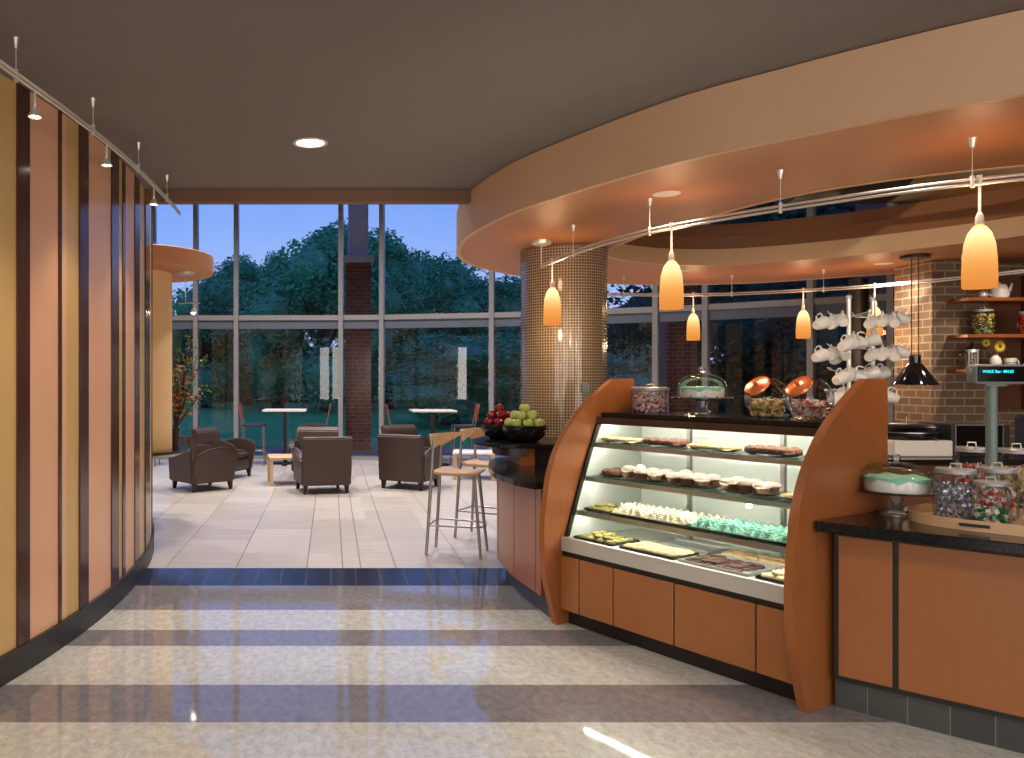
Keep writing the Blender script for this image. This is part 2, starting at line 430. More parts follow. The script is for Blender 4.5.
def loopwall(mb, poly, z0, z1):
    a = mb._v([(x,y,z0) for x,y in poly]); b = mb._v([(x,y,z1) for x,y in poly]); n = len(poly)
    for i in range(n): mb._f([a[i], a[(i+1)%n], b[(i+1)%n], b[i]])
    return mb
can = thing('ceiling_canopy', 'large curved dropped ceiling ring in peach and terracotta over the serving counter', 'canopy')
SH = shrink(OUT, .04)
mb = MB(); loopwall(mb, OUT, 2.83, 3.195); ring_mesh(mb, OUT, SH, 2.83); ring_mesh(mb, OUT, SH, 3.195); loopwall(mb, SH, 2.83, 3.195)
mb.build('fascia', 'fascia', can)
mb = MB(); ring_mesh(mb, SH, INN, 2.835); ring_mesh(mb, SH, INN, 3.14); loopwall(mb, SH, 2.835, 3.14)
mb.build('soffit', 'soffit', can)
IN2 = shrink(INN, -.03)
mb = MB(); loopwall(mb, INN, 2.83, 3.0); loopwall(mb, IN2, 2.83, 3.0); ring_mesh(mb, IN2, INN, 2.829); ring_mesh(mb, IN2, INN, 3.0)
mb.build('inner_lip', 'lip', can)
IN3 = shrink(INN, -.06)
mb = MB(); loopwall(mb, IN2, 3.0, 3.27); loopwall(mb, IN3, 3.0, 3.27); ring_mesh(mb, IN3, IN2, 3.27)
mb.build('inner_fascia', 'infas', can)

# the lower ceiling: everything in front of Y=7 outside the canopy, with a reveal around the canopy
i0 = min(range(len(OUT)), key=lambda i: abs(OUT[i][1]-7.0)+(OUT[i][0] > 3)*9)
seq = []
i = i0
S2 = shrink(OUT, .10)
while True:
    seq.append(S2[i]); i = (i-1) % len(OUT)
    if OUT[i][0] > 8.0: break
path = [(-12,-4),(11,-4),(11,S2[i][1])] + seq[::-1] + [(seq[0][0],7.0),(-12,7.0)]
mb = MB(); mb.prism(path, 3.2, 3.3); bmesh.ops.triangulate(mb.b, faces=mb.b.faces)
struct(mb.build('ceiling', 'ceil', smooth=False))
struct(MB().box(-12,11.5,-4,17.6,7.0,7.15).build('ceiling_atrium', 'atr'))
struct(MB().box(-12,1.24,6.93,7.05,3.1,3.2).build('trim_1', 'header'))
struct(MB().box(-12,1.3,7.0,7.12,3.3,7.0).build('wall_upper', 'ceil'))
struct(MB().box(-12,11.5,-4.15,-4,0,7).build('wall_rear', 'peach'))
struct(MB().box(11,11.15,-4,17.2,0,7).build('wall_right', 'brownwall'))
struct(MB().box(-12.1,-12,-4,17.2,0,7).build('wall_west', 'colcream'))

# left curved panelled wall
WC, WR = Vector((-10.04, 6.1)), 8.5
def hit(px):
    r = (px-CX)/F
    a, b, c = r*r+1, -2*(r*WC.x+WC.y), WC.x**2+WC.y**2-WR*WR
    d = b*b-4*a*c
    if d < 0: d = 0
    y = (-b-math.sqrt(d))/(2*a); return math.atan2(y-WC.y, r*y-WC.x)
def arc(a0, a1, r, n=None):
    n = n or max(1, int(abs(a1-a0)/.02))
    return [(WC.x+r*math.cos(a0+(a1-a0)*k/n), WC.y+r*math.sin(a0+(a1-a0)*k/n)) for k in range(n+1)]
def arcsolid(mb, a0, a1, r0, r1, z0, z1):
    return mb.prism(arc(a0,a1,r1)+arc(a1,a0,r0), z0, z1)
wl = struct(arcsolid(MB(), -1.0, .9, WR-.2, WR-.02, 0, 3.199).build('wall_left', 'gold', smooth=True))
mb = MB(); arcsolid(mb, -1.0, .9, WR-.02, WR+.03, 0, .15)
struct(mb.build('baseboard_left', 'base'))
strips = [(0,15.5,'gold',0),(15.5,27.5,'fin',.016),(27.5,57,'peach',.006),(57,59.5,'fin',.016),(59.5,66,'pale',.004),(66,78,'gold',.004),(78,86.5,'fin',.016),(86.5,110,'peach',.006),
          (110,117,'fin',.016),(117,121.5,'gold',.004),(121.5,124,'fin',.012),(124,133.5,'peach',.006),(133.5,138,'fin',.014),(138,144,'gold',.004)]
angs = [(hit(a), hit(b), m, d) for a, b, m, d in strips]
aE = angs[-1][1]
pat = [(.05,'fin',.016),(.07,'gold',.004),(.03,'fin',.014),(.09,'peach',.006),(.012,'fin',.012),(.08,'gold',.004)]
k = 0
while aE < .86:
    w, m, d = pat[k % len(pat)]; angs.append((aE, min(.88, aE+w*.8), m, d)); aE += w*.8; k += 1
aS = angs[0][0]; angs[0] = (aS-.015, angs[0][1], 'gold', .004); aS -= .015
while aS > -.96:
    w, m, d = pat[k % len(pat)]; angs.append((aS-w, aS, m, d)); aS -= w; k += 1
for a0, a1, m, d in angs:
    arcsolid(MB(), a0, a1, WR-.02, WR+d, .15, 3.198).build('fin' if m == 'fin' else 'wall_panel', m, wl)

# round cream column with its disc canopy at the left
cc = thing('round_column', 'cream painted round column with black ring table and orange disc canopy, behind the panelled wall', 'column', (-2.3,9.25,0))
MB().lathe([(0,.816),(.5,.816),(.5,2.97),(0,2.97)], seg=48).build('shaft', 'colcream', cc)
MB().lathe([(.5,2.79),(.95,2.79),(.965,2.8),(.965,2.98),(.95,2.99),(0,2.99)], seg=64).build('canopy_disc', 'soffit', cc)
MB().lathe([(0,2.765),(.1,2.765),(.1,2.79)], c=(.68,-.1,0), seg=20).build('recessed_lamp', 'chrome', cc)
MB().lathe([(0,.72),(.3,.72),(.62,.745),(.70,.785),(.71,.815),(0,.815)], seg=64).build('tabletop', 'granite', cc)
MB().lathe([(0,0),(.12,0),(.12,.72),(0,.72)], seg=24).build('pedestal', 'darkmetal', cc)

# tiled column inside the canopy
tcm = thing('mosaic_column', 'round column clad in bronze mosaic tiles with pale grout', 'column', (2.23,7.87,0))
MB().lathe([(.4,0),(.4,2.829)], seg=64).build('tiled_shaft', 'mosaic', tcm)
MB().lathe([(.4,2.66),(.404,2.66),(.404,2.829),(.4,2.829)], seg=64).build('collar', 'mosaic', tcm)
MB().lathe([(.4,0),(.42,0),(.42,.1),(.4,.1)], seg=64).build('column_base', 'base', tcm)

# brick pier, brown wall panel, wall shelves
struct(MB().box(6.23,6.82,8.5,9.07,0,3.3).build('wall_brick_pier', 'brick'))
struct(MB().box(6.82,11,8.75,8.9,0,3.6).build('wall_service', 'brick'))
struct(MB().box(6.9,7.32,8.70,8.75,1.28,2.7).build('trim_2', 'brownwall'))
struct(MB().box(7.36,11,8.70,8.75,1.28,2.7).build('trim_3', 'brownwall'))

# ------------------------------------------------------------------ window wall
def wpt(x):
    return (x, 16.4) if x < -1 else (x, 3.9+math.sqrt(max(0, 156.25-(x+1)**2)))
def solve(px):
    r = (px-CX)/F; lo, hi = 1, 18
    for _ in range(60):
        y = (lo+hi)/2; x = r*y
        wy = wpt(x)[1] if x < 11.2 else 0
        if y < wy: lo = y
        else: hi = y
    return (r*lo, lo)
mull = [(-9.6,16.4),(-8.8,16.4),(-6.6,16.4),(-5.8,16.4),(-3.55,16.4)] + [solve(p) for p in (196,236.5,341,382,492,536,656,706)]
mull += [wpt(7.6), wpt(8.35), wpt(9.9), wpt(10.5), (11.0, wpt(11.0)[1])]
def bar(mb, a, b, w, z0, z1):
    a, b = Vector(a), Vector(b); t = (b-a).normalized(); n = Vector((-t.y, t.x))*w/2
    return mb.prism([tuple(a-n), tuple(b-n), tuple(b+n), tuple(a+n)], z0, z1)
for i, (a, b) in enumerate(zip(mull, mull[1:])):
    a_, b_ = Vector(a), Vector(b); t = (b_-a_).normalized()
    w = struct(bar(MB(), a_, b_, .14, 0, .07).build('window_%d' % (i+1), 'alum'))
    m = MB(); m.prism([tuple(a_+t*u+Vector((-t.y,t.x))*v) for u, v in ((-.045,-.09),(.045,-.09),(.045,.09),(-.045,.09))], .07, 6.99)
    m.build('mullion', 'alum', w)
    m = MB(); bar(m, a_+t*.05, b_-t*.05, .12, 2.77, 2.87); m.build('transom', 'alum', w)
    m = MB(); bar(m, a_+t*.05, b_-t*.05, .06, 2.60, 2.77); m.build('spandrel_strip', 'alum_d', w)
    m = MB(); bar(m, a_+t*.05, b_-t*.05, .12, 5.3, 5.4); m.build('transom', 'alum', w)
    for z0, z1 in ((.07,2.60),(2.87,5.3),(5.4,6.98)):
        m = MB(); v = m._v([(a_+t*.04).to_3d()+Vector((0,0,z0)), (b_-t*.04).to_3d()+Vector((0,0,z0)), (b_-t*.04).to_3d()+Vector((0,0,z1)), (a_+t*.04).to_3d()+Vector((0,0,z1))]); m._f(v)
        m.build('pane', 'winglass', w, smooth=False)

# ------------------------------------------------------------------ outdoors
struct(MB().box(-80,90,17.25,160,-.6,-.08).build('lawn', 'lawn'))
struct(MB().box(-14,16,17.0,19.8,-.3,-.04).build('terrace', 'tile_concrete'))
def pier(x0, x1, y, label):
    t = thing('brick_pillar', label, 'pillar', ((x0+x1)/2, y, -.04))
    w = (x1-x0)/2
    MB().box(-w,w,-w,w,0,4.3).build('shaft', 'brickdark', t)
    MB().box(-w-.06,w+.06,-w-.06,w+.06,4.3,4.46).build('cap', 'steelpost', t)
    q = MB(); q.box(-.23,.23,-.03,.03,4.46,8.5); q.box(-.23,-.19,-.14,.14,4.46,8.5); q.box(.19,.23,-.14,.14,4.46,8.5); q.bevel(.005,1).build('steel_post', 'steelpost', t)
pier(.34,.92,19, 'dark brick pillar with grey steel post outside the left lounge windows')
pier(7.5,8.15,18.6, 'dark brick pillar outside the windows behind the pastry case')
def crown(R0, Hh, n, leaf, seed, low=.1):
    rnd = random.Random(seed); mb = MB()
    blobs = []
    for k in range(16):
        a = rnd.uniform(0, 6.28); z = rnd.uniform(low, 1); rr = R0*math.sqrt(max(.05, 1-(z*1.7-.8)**2*.75))*rnd.uniform(.2,.8)
        blobs.append((Vector((rr*math.cos(a), rr*math.sin(a), z*Hh)), R0*rnd.uniform(.3,.5)))
    for k in range(n):
        c, br = rnd.choice(blobs); d = Vector((rnd.gauss(0,1), rnd.gauss(0,1), rnd.gauss(0,1))).normalized()
        p = c+d*br*rnd.uniform(.65,1.08)
        u = Vector((rnd.gauss(0,1), rnd.gauss(0,1), rnd.gauss(0,.6))).normalized(); v = u.cross(Vector((rnd.gauss(0,1), rnd.gauss(0,1), rnd.gauss(0,1)))).normalized()
        s = leaf*rnd.uniform(.6,1.3)
        q = mb._v([p-u*s, p-v*s*.5, p+u*s, p+v*s*.5]); mb._f(q)
    for c, br in blobs: mb.ball(c, br*.6, sub=2, jit=.15)
    return mb.mesh('crown', 'leaf', smooth=False)
def trunkmesh(h, r):
    mb = MB(); mb.tube([(0,0,0),(.1*r,0,h*.3),(-.2*r,.1*r,h*.6),(.1,0,h)], [r*1.3,r,r*.8,r*.4], 10)
    for a in range(5):
        c = math.cos(a*1.3), math.sin(a*1.3)
        mb.tube([(0,0,h*.45),(c[0]*h*.12,c[1]*h*.12,h*.65),(c[0]*h*.2,c[1]*h*.2,h*.9)], [r*.5,r*.35,r*.15], 6)
    return mb.mesh('trunk', 'bark')
crowns = [crown(3.6, 7.5, 15000, .13, s) for s in (1,2,3)]
trunk0 = trunkmesh(6, .3)
def tree(x, y, h, wd, k, dark, label, low=.16):
    t = thing('tree', label, 'tree', (x,y,-.1), k*1.3, 'trees beyond the lawn')
    c = bpy.data.objects.new('crown', crowns[k % 3]); COL.objects.link(c); c.parent = t
    c.location = (0,0,h*low); s = (h*(1-low))/8.9; c.scale = (wd/3.6, wd/3.6, s)
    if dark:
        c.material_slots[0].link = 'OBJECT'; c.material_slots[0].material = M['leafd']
    q = bpy.data.objects.new('trunk', trunk0); COL.objects.link(q); q.parent = t; q.scale = (1,1,h*.6/6)
def tx(px, Y): return (px-CX)/F*Y
def th(py, Y): return H-(py-CY)/F*Y
TL = [(205,48,262,3.6,0,0,'leafy tree seen through the leftmost lounge windows'),
      (247,52,254,3.4,1,0,'slender tree left of the tall tree behind the lounge windows'),
      (278,46,246,2.4,2,0,'rounded tree at the left shoulder of the tallest outdoor tree'),
      (322,42,205,4.3,0,0,'tallest tree in the middle of the lounge windows'),
      (387,46,230,3.6,1,0,'tree directly behind the outdoor brick pillar with steel post'),
      (420,50,248,4.2,2,0,'tree just right of the outdoor brick pillar with steel post'),
      (466,50,268,4.0,0,0,'lower tree left of the mosaic column beyond the glass'),
      (512,50,276,4.2,1,0,'low tree seen at the left edge of the mosaic column'),
      (450,30,330,3.2,2,0,'low round bushy tree in front of the lawn trees right of centre'),
      (500,32,336,3.0,0,0,'low bushy tree beside the mosaic column'),
      (610,44,318,4.2,1,0,'low tree seen right of the mosaic column'),
      (640,40,322,3.6,2,0,'low tree behind the window mullion right of the mosaic column')]
for px, Y, py, wd, k, dk, lb in TL: tree(tx(px,Y), Y, th(py,Y)+.1, wd, k, dk, lb, .1)
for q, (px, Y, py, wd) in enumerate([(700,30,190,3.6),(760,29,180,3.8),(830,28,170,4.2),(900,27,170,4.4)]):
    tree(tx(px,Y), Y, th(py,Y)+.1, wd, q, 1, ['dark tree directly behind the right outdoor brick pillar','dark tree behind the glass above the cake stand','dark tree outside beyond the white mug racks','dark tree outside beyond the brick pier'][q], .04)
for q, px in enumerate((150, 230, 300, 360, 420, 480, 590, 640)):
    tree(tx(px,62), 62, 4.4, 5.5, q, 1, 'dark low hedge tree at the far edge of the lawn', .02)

# ------------------------------------------------------------------ lounge chairs
def make_armchair():
    t = thing('lounge_chair', '', 'armchair', group='brown leather lounge chairs')
    MB().box(-.30,.32,-.27,.27,.12,.31).bevel(.02).build('seat_base', 'leather', t)
    MB().box(-.24,.35,-.245,.245,.315,.45).bevel(.05,3).build('seat_cushion', 'leather', t)
    m = MB(); n = 6
    prof = [(-.26,.12),(-.36,.12),(-.375,.4),(-.40,.68),(-.425,.78),(-.40,.80),(-.37,.80),(-.30,.74),(-.25,.45)]
    m.slab(prof, (0,-.345,0), (1,0,0), (0,0,1), (0,.69,0)); m.bevel(.015); m.build('backrest', 'leather', t)
    ap = [(-.30,.12),(.33,.12),(.36,.3),(.40,.46),(.40,.53),(.35,.58),(.22,.615),(.05,.62),(-.12,.59),(-.26,.52),(-.34,.47),(-.36,.3)]
    for s in (-1, 1):
        m = MB(); m.slab(ap, (0,s*.27,0), (1,0,0), (0,0,1), (0,s*.085,0)); m.bevel(.02)
        for v in m.b.verts:
            if v.co.z > .42: v.co.y += s*(v.co.z-.42)*.25
        m.build('arm', 'leather', t)
    for x in (-.29,.29):
        for y in (-.29,.29):
            MB().taper((x*1.03,y*1.03,0),(.018,.018),(x,y,.125),(.032,.032)).build('leg', 'legdark', t)
    return t
ac = Proto(make_armchair())
for x, y, a, lb in [(-1.88,11.98,38,'brown leather armchair beside the cream column, turned away to the right'),
                    (-1.74,13.35,-24,'brown leather armchair at the far left facing into the lounge, its seat visible'),
                    (-.13,11.72,102,'brown leather armchair in the lounge centre with its back to the room'),
                    (-.25,13.35,-95,'brown leather armchair behind the central one, facing this way'),
                    (1.17,12.15,62,'brown leather armchair with its back turned, nearest the bar stools'),
                    (1.36,13.95,-60,'brown leather armchair mostly hidden behind the one nearest the bar stools')]:
    ac.place((x,y,0), R(a), lb)

def small_table(w, d, h, label, x, y, rz, top, leg):
    t = thing('coffee_table', label, 'table', (x,y,0), rz)
    MB().box(-w,w,-d,d,h-.035,h).bevel(.006,1).build('tabletop', top, t)
    for sx in (-1,1):
        for sy in (-1,1):
            MB().box(sx*(w-.03)-.025,sx*(w-.03)+.025,sy*(d-.03)-.025,sy*(d-.03)+.025,0,h-.035).build('leg', leg, t)
small_table(.3,.3,.43,'low square light wood coffee table left of the central armchair', -.66,12.55, R(8), 'lightwood','lightwood')
small_table(.33,.3,.44,'low white-topped table behind the two bar stools', 2.3,13.2, R(-10), 'whitelam','lightwood')

def high_table(x, y, label):
    t = thing('high_table', label, 'table', (x,y,0), group='high square tables at the windows')
    MB().box(-.4,.4,-.36,.36,1.0,1.035).bevel(.005,1).build('tabletop', 'whitelam', t)
    MB().box(-.035,.035,-.035,.035,.05,1.0).build('pedestal', 'black', t)
    m = MB(); m.box(-.3,.3,-.04,.04,0,.05); m.box(-.04,.04,-.3,.3,0,.05); m.build('base', 'black', t)
high_table(-.86,15.35,'high white-topped table at the windows left of the outdoor brick pillar')
high_table(1.87,15.1,'high white-topped table at the windows right of the outdoor brick pillar')

def make_barchair():
    t = thing('bar_chair', '', 'chair', group='tall chairs at the high tables')
    MB().box(-.2,.2,-.2,.2,.72,.76).bevel(.012).build('seat', 'leather', t)
    m = MB()
    for k in range(7):
        pass
    pts = [(-.2-.02, .86),(-.26,1.14),(-.28,1.14),(-.24,.86)]
    m.slab([(-.205,.84),(-.265,1.14),(-.285,1.14),(-.225,.84)], (0,-.17,0), (1,0,0), (0,0,1), (0,.34,0)); m.bevel(.006,1).build('backrest', 'redwood', t)
    for y in (-.14,.14): MB().cyl((-.19,y,.72),(-.25,y,1.0),.011).build('back_post', 'stoolmetal', t)
    for x in (-.18,.18):
        for y in (-.18,.18): MB().cyl((x,y,.73),(x*1.12,y*1.08,0),.013).build('leg', 'stoolmetal', t)
    m = MB(); q = .2
    m.tube([(q,-q*.95,.28),(q,q*.95,.28),(-q,q*.95,.28),(-q,-q*.95,.28)], .009, 6, True); m.build('footrest', 'stoolmetal', t)
    return t
bc = Proto(make_barchair())
for px, y, a, lb in [(168,15.2,180,'tall chair with red-brown back seen beside the cream column'),
                     (254,15.3,0,'tall chair with red-brown back left of the left high table'),
                     (316,15.3,180,'tall chair with red-brown back right of the left high table'),
                     (401,15.0,0,'tall chair with red-brown back left of the right high table'),
                     (463,15.0,180,'tall chair with red-brown back right of the right high table')]:
    bc.place((tx(px,y), y, 0), R(a), lb)

def make_stool():
    t = thing('bar_stool', '', 'stool', group='metal bar stools at the counter end')
    m = MB(); m.slab([(-.2,.77),(-.12,.755),(.1,.755),(.21,.77),(.23,.755),(.21,.735),(.1,.725),(-.12,.725),(-.2,.74)], (0,-.18,0), (1,0,0), (0,0,1), (0,.36,0)); m.bevel(.008,1).build('seat', 'lightwood', t)
    m = MB(); top = []; bot = []; n = 22; vs = []
    for k in range(n+1):
        f = k/n*2-1; a = R(180+f*84); r = .26; hh = .03+.09*max(0, 1-abs(abs(f)-.45)*2.0)
        for rr, zz in ((r, 1.085), (r+.022, 1.085), (r+.012, 1.085-hh), (r-.008, 1.085-hh)):
            vs.append(m.b.verts.new((rr*math.cos(a)*1.0+.02, rr*math.sin(a), zz+.012*f*f)))
    for k in range(n):
        for j in range(4): m._f([vs[k*4+j], vs[k*4+(j+1)%4], vs[k*4+4+(j+1)%4], vs[k*4+4+j]])
    m._f(vs[:4]); m._f(vs[-4:][::-1]); m.build('backrest', 'lightwood', t)
    for s in (-1,1):
        MB().tube([(-.25,s*.2,0),(-.205,s*.18,.74),(-.19,s*.17,1.05)], [.014,.016,.012], 10).build('leg', 'stoolmetal', t)
        MB().tube([(.24,s*.18,0),(.17,s*.12,.735)], [.013,.016], 10).build('leg', 'stoolmetal', t)
    MB().tube([(-.232,-.195,.27),(-.232,.195,.27),(.15,.17,.27),(.235,.12,.27),(.26,0,.27),(.235,-.12,.27),(.15,-.17,.27)], .008, 8, True).build('footrest', 'stoolmetal', t)
    return t
st = Proto(make_stool())
st.place((1.168,7.55,0), R(-20), 'metal bar stool with light wood back, nearest the camera')
st.place((1.57,8.3,0), R(-34), 'metal bar stool with light wood back, half behind the nearest stool')

# ------------------------------------------------------------------ round end counter
ec = thing('end_counter', 'curved cherry counter end with black stone ledge, left of the pastry case', 'counter')
def offs(pts, d):
    out = []
    for i, p in enumerate(pts):
        a, b = Vector(pts[max(0,i-1)]), Vector(pts[min(len(pts)-1,i+1)]); t = (b-a).normalized()
        out.append((p[0]+t.y*d, p[1]-t.x*d))
    return out
front = spline([(1.40,5.47),(1.375,5.7),(1.34,6.0),(1.335,6.4),(1.375,6.8),(1.5,7.15),(1.75,7.38)], 6)
back = [(2.3,7.1),(2.12,5.86)]
MB().prism(offs(front,.07)+back, 0, .15).build('toe_kick', 'toetile', ec)
MB().prism(front+back, .15, .875).build('curved_panel', 'cherry_panel', ec)
for k in (3, 12, 21):
    p = front[k]; q = front[k+1]
    t_ = (Vector(q)-Vector(p)).normalized(); n_ = Vector((-t_.y, t_.x))
    MB().prism([tuple(Vector(p)+n_*.003), tuple(Vector(p)+t_*.008+n_*.003), tuple(Vector(p)+t_*.008-n_*.01), tuple(Vector(p)-n_*.01)], .15, .875).build('panel_joint', 'cherry_dark', ec)
ledge = spline([(1.335,5.37),(1.25,5.6),(1.2,5.95),(1.22,6.3),(1.29,6.7),(1.42,7.1),(1.75,7.43)], 6)
m = MB(); m.prism(ledge+[(2.25,7.15),(2.06,5.79)], .875, .915); m.build('ledge', 'granite', ec)
MB().prism([(1.5,6.52),(1.62,6.52),(1.64,6.6),(1.64,7.2),(1.5,7.0)], .915, 1.05).build('riser_panel', 'cherry', ec)
MB().prism([(1.645,6.6),(2.2,6.6),(2.2,7.2),(1.645,7.2)], .915, 1.05).build('riser', 'black', ec)  # black block stands in for the shaded hollow under the raised counter
up = spline([(2.2,6.44),(1.8,6.46),(1.45,6.47),(1.28,6.55),(1.2,6.8),(1.24,7.1),(1.42,7.38),(1.72,7.42)], 5)
MB().prism(up+[(2.2,7.25)], 1.05, 1.085).bevel(.006,1).build('raised_counter', 'granite', ec)
sk = offs(spline([(1.55,6.5),(1.4,6.54),(1.34,6.7),(1.38,7.0),(1.52,7.25)], 5), 0)
MB().prism(sk+[(1.6,7.2),(1.49,7.0),(1.49,6.56)], .985, 1.05).build('counter_skirt', 'black', ec)

def make_bowl(r, h):
    return MB().lathe([(0,.0),(r*.5,.0),(r*.62,.008),(r*.86,h*.3),(r*.97,h*.65),(r,h),(r-.008,h),(r*.93,h*.65),(r*.8,h*.32),(0,.02)], seg=40)
b1 = make_bowl(.185,.135).build('fruit_bowl', 'bowl', loc=(1.6,6.78,1.085)); tag(b1, 'glossy black bowl of green apples on the raised counter', 'bowl')
b2 = make_bowl(.155,.125).build('fruit_bowl', 'bowl', loc=(1.46,7.12,1.085)); tag(b2, 'smaller black bowl of red apples behind the green apple bowl', 'bowl')
def make_apple(mat):
    a = MB().lathe([(0,-.03),(.012,-.036),(.026,-.033),(.038,-.018),(.044,.004),(.040,.024),(.026,.036),(.010,.034),(0,.026)], seg=20).build('apple', mat)
    MB().cyl((0,0,.026),(.006,0,.05),.0015,.002,6).build('stem', 'bark', a)
    return a
ga = Proto(tag(make_apple('applegreen'), '', 'apple')); ra = Proto(tag(make_apple('applered'), '', 'apple'))
def pile(pr, c, r, z, layers, lab, grp):
    for li, (n, rr, dz, ph) in enumerate(layers):
        for k in range(n):
            a = 2*math.pi*k/n+ph
            pr.place((c[0]+rr*math.cos(a), c[1]+rr*math.sin(a), z+dz), label=lab[li], group=grp, rot=(random.uniform(-.4,.4), random.uniform(-.4,.4), random.uniform(0,6)))
pile(ga, (1.6,6.78), .18, 1.085, [(8,.125,.15,0),(5,.075,.212,.3),(1,0,.268,0)], ['green apple in the lowest visible ring of the black bowl','green apple in the middle layer of the heap','topmost green apple on the heap'], 'green apples in the bowl')
pile(ra, (1.46,7.12), .15, 1.085, [(6,.1,.14,.3),(4,.062,.2,0),(1,0,.255,0)], ['red apple in the lowest visible ring of its bowl','red apple in the middle layer of its heap','topmost red apple on its heap'], 'red apples in the bowl')

# ------------------------------------------------------------------ pastry case
O = Vector((1.4475,5.370,0)); CA = R(-60)
D_ = Vector((.5,-.8660254,0)); T_ = Vector((.8660254,.5,0))
def cw(x, t, z): return O+D_*x+T_*t+Vector((0,0,z))
case = thing('pastry_case', 'long glass-fronted pastry display case between two curved cherry end panels', 'display case', O, CA)
prof = spline([(0,0),(-.05,.164),(-.095,.317),(-.112,.49),(-.112,.65),(-.092,.814),(-.058,.986),(.017,1.158),(.153,1.332),(.339,1.478),(.534,1.6)], 5)+[(.735,1.602),(.735,0),(.19,0)]
for x in (0, 1.62):
    m = MB(); m.slab(prof, (x,0,0), (0,1,0), (0,0,1), (.045,0,0)); m.build('end_panel', 'cherry', case, ang=50)
MB().box(.05,1.615,.10,.7,0,.1).build('toe_kick', 'black', case)
MB().box(.05,1.615,.045,.72,.1,.48).build('carcass', 'black', case)
for x0, x1 in ((.05,.203),(.213,.474),(.484,.902),(.912,1.385),(1.395,1.6)):
    MB().box(x0,x1,.022,.045,.105,.452).bevel(.003,1).build('door', 'cherry_panel', case)
m = MB(); m.box(.05,1.615,.03,.72,.485,.56); m.box(.05,1.615,.03,.06,.56,.572); dk = m.build('deck', 'ledge', case)
MB().box(.053,1.612,.065,.795,.5605,.5615).build('deck_liner', 'caseint', dk)
gp = spline([(.075,.572),(.15,.78),(.245,1.02),(.33,1.22),(.375,1.305),(.43,1.345)], 6)
m = MB(); a = m._v([(.05,t,z) for t,z in gp]); b = m._v([(1.615,t,z) for t,z in gp])
for i in range(len(gp)-1): m._f([a[i],a[i+1],b[i+1],b[i]])
m.build('front_glass', 'caseglass', case)
m = MB(); m.slab([(t-.012,z) for t,z in gp]+[(t+.02,z) for t,z in gp[::-1]], (.046,0,0), (0,1,0), (0,0,1), (.018,0,0)); m.build('gasket', 'black', case)
MB().box(.05,1.615,.40,.84,1.345,1.375).bevel(.004,1).build('case_top', 'granite', case)
MB().box(.05,1.615,.36,.41,1.30,1.345).build('top_band', 'topsheen', case)  # solid band for the curved glass edge, its reflections put into the brown
MB().box(.05,1.615,.80,.82,.56,1.345).build('back_panel', 'caseint', case)
MB().box(.05,1.615,.72,.82,.0,.56).build('rear_base', 'black', case)
for x in (.0455,1.6135): MB().slab([(t+.02,z) for t,z in gp[:-1]]+[(.42,1.34),(.8,1.34),(.8,.562),(.1,.562)], (x,0,0), (0,1,0), (0,0,1), (.006,0,0)).build('side_liner', 'caseint', case, ang=20)
shelves = [(1.175,.33,.66),(.955,.255,.70),(.735,.18,.74)]
for z, t0, t1 in shelves:
    s = MB().box(.056,1.61,t0,t1,z-.008,z).build('shelf', 'shelfglass', case)
    MB().box(.056,1.61,t0-.006,t0+.004,z-.03,z-.0005).build('edge_rail', 'steel', s)
    MB().cyl((.09,t0+.03,z-.022),(1.58,t0+.03,z-.022),.009).build('lamp_tube', 'tube', s)
MB().cyl((.09,.45,1.318),(1.58,.45,1.318),.012).build('lamp_tube', 'tube', case)
for x in (.50,1.12):
    MB().box(x-.012,x+.012,.70,.725,.56,1.34).build('shelf_post', 'steel', case)
    for z, t0, t1 in shelves: MB().slab([(t0+.05,z-.034),(t0+.05,z-.01),(t1+.05,z-.01),(t1+.05,z-.05)], (x-.005,0,0), (0,1,0), (0,0,1), (.01,0,0)).build('shelf_bracket', 'steel', case)
# foods ------------------------------------------------------------
def oval(w, d, mat):
    return MB().lathe([(0,0),(.8,0),(1,.012),(1,.016),(.97,.014),(.8,.006),(0,.006)], seg=36).build('platter', mat), w, d
plat = Proto(tag(oval(1,1,'tray')[0], '', 'platter'))
def platter(x, t, z, w, d, lb): return plat.place(cw(x,t,z+.001), CA, lb, 'black oval platters in the pastry case', scale=(w,d,1))
def lump(r, h, mat, name, jit=.08):
    m = MB(); m.lathe([(0,0),(r*.8,0),(r,h*.3),(r*.9,h*.7),(r*.5,h*.95),(0,h)], seg=12)
    for v in m.b.verts:
        if v.co.z > 0: v.co += Vector((random.uniform(-1,1),random.uniform(-1,1),random.uniform(-1,1)))*r*jit
    return m.build(name, mat)
def piped(mat, name):                   # small piped rosette: swirl of three stepped, fluted rings
    m = MB(); rings = [(.023,0),(.026,.006),(.021,.012),(.022,.017),(.014,.024),(.014,.028),(.004,.037),(0,.04)]
    seg = 16; prev = None
    for q, (r, z) in enumerate(rings):
        if r == 0: cur = m._v([(0,0,z)])
        else: cur = m._v([(r*(1+.14*math.cos(a*5+q*.5))*math.cos(a), r*(1+.14*math.cos(a*5+q*.5))*math.sin(a), z) for a in [2*math.pi*k/seg for k in range(seg)]])
        if prev:
            for k in range(seg):
                if len(cur) == 1: m._f([prev[k], prev[(k+1)%seg], cur[0]])
                else: m._f([prev[k], prev[(k+1)%seg], cur[(k+1)%seg], cur[k]])
        prev = cur
    return m.build(name, mat)
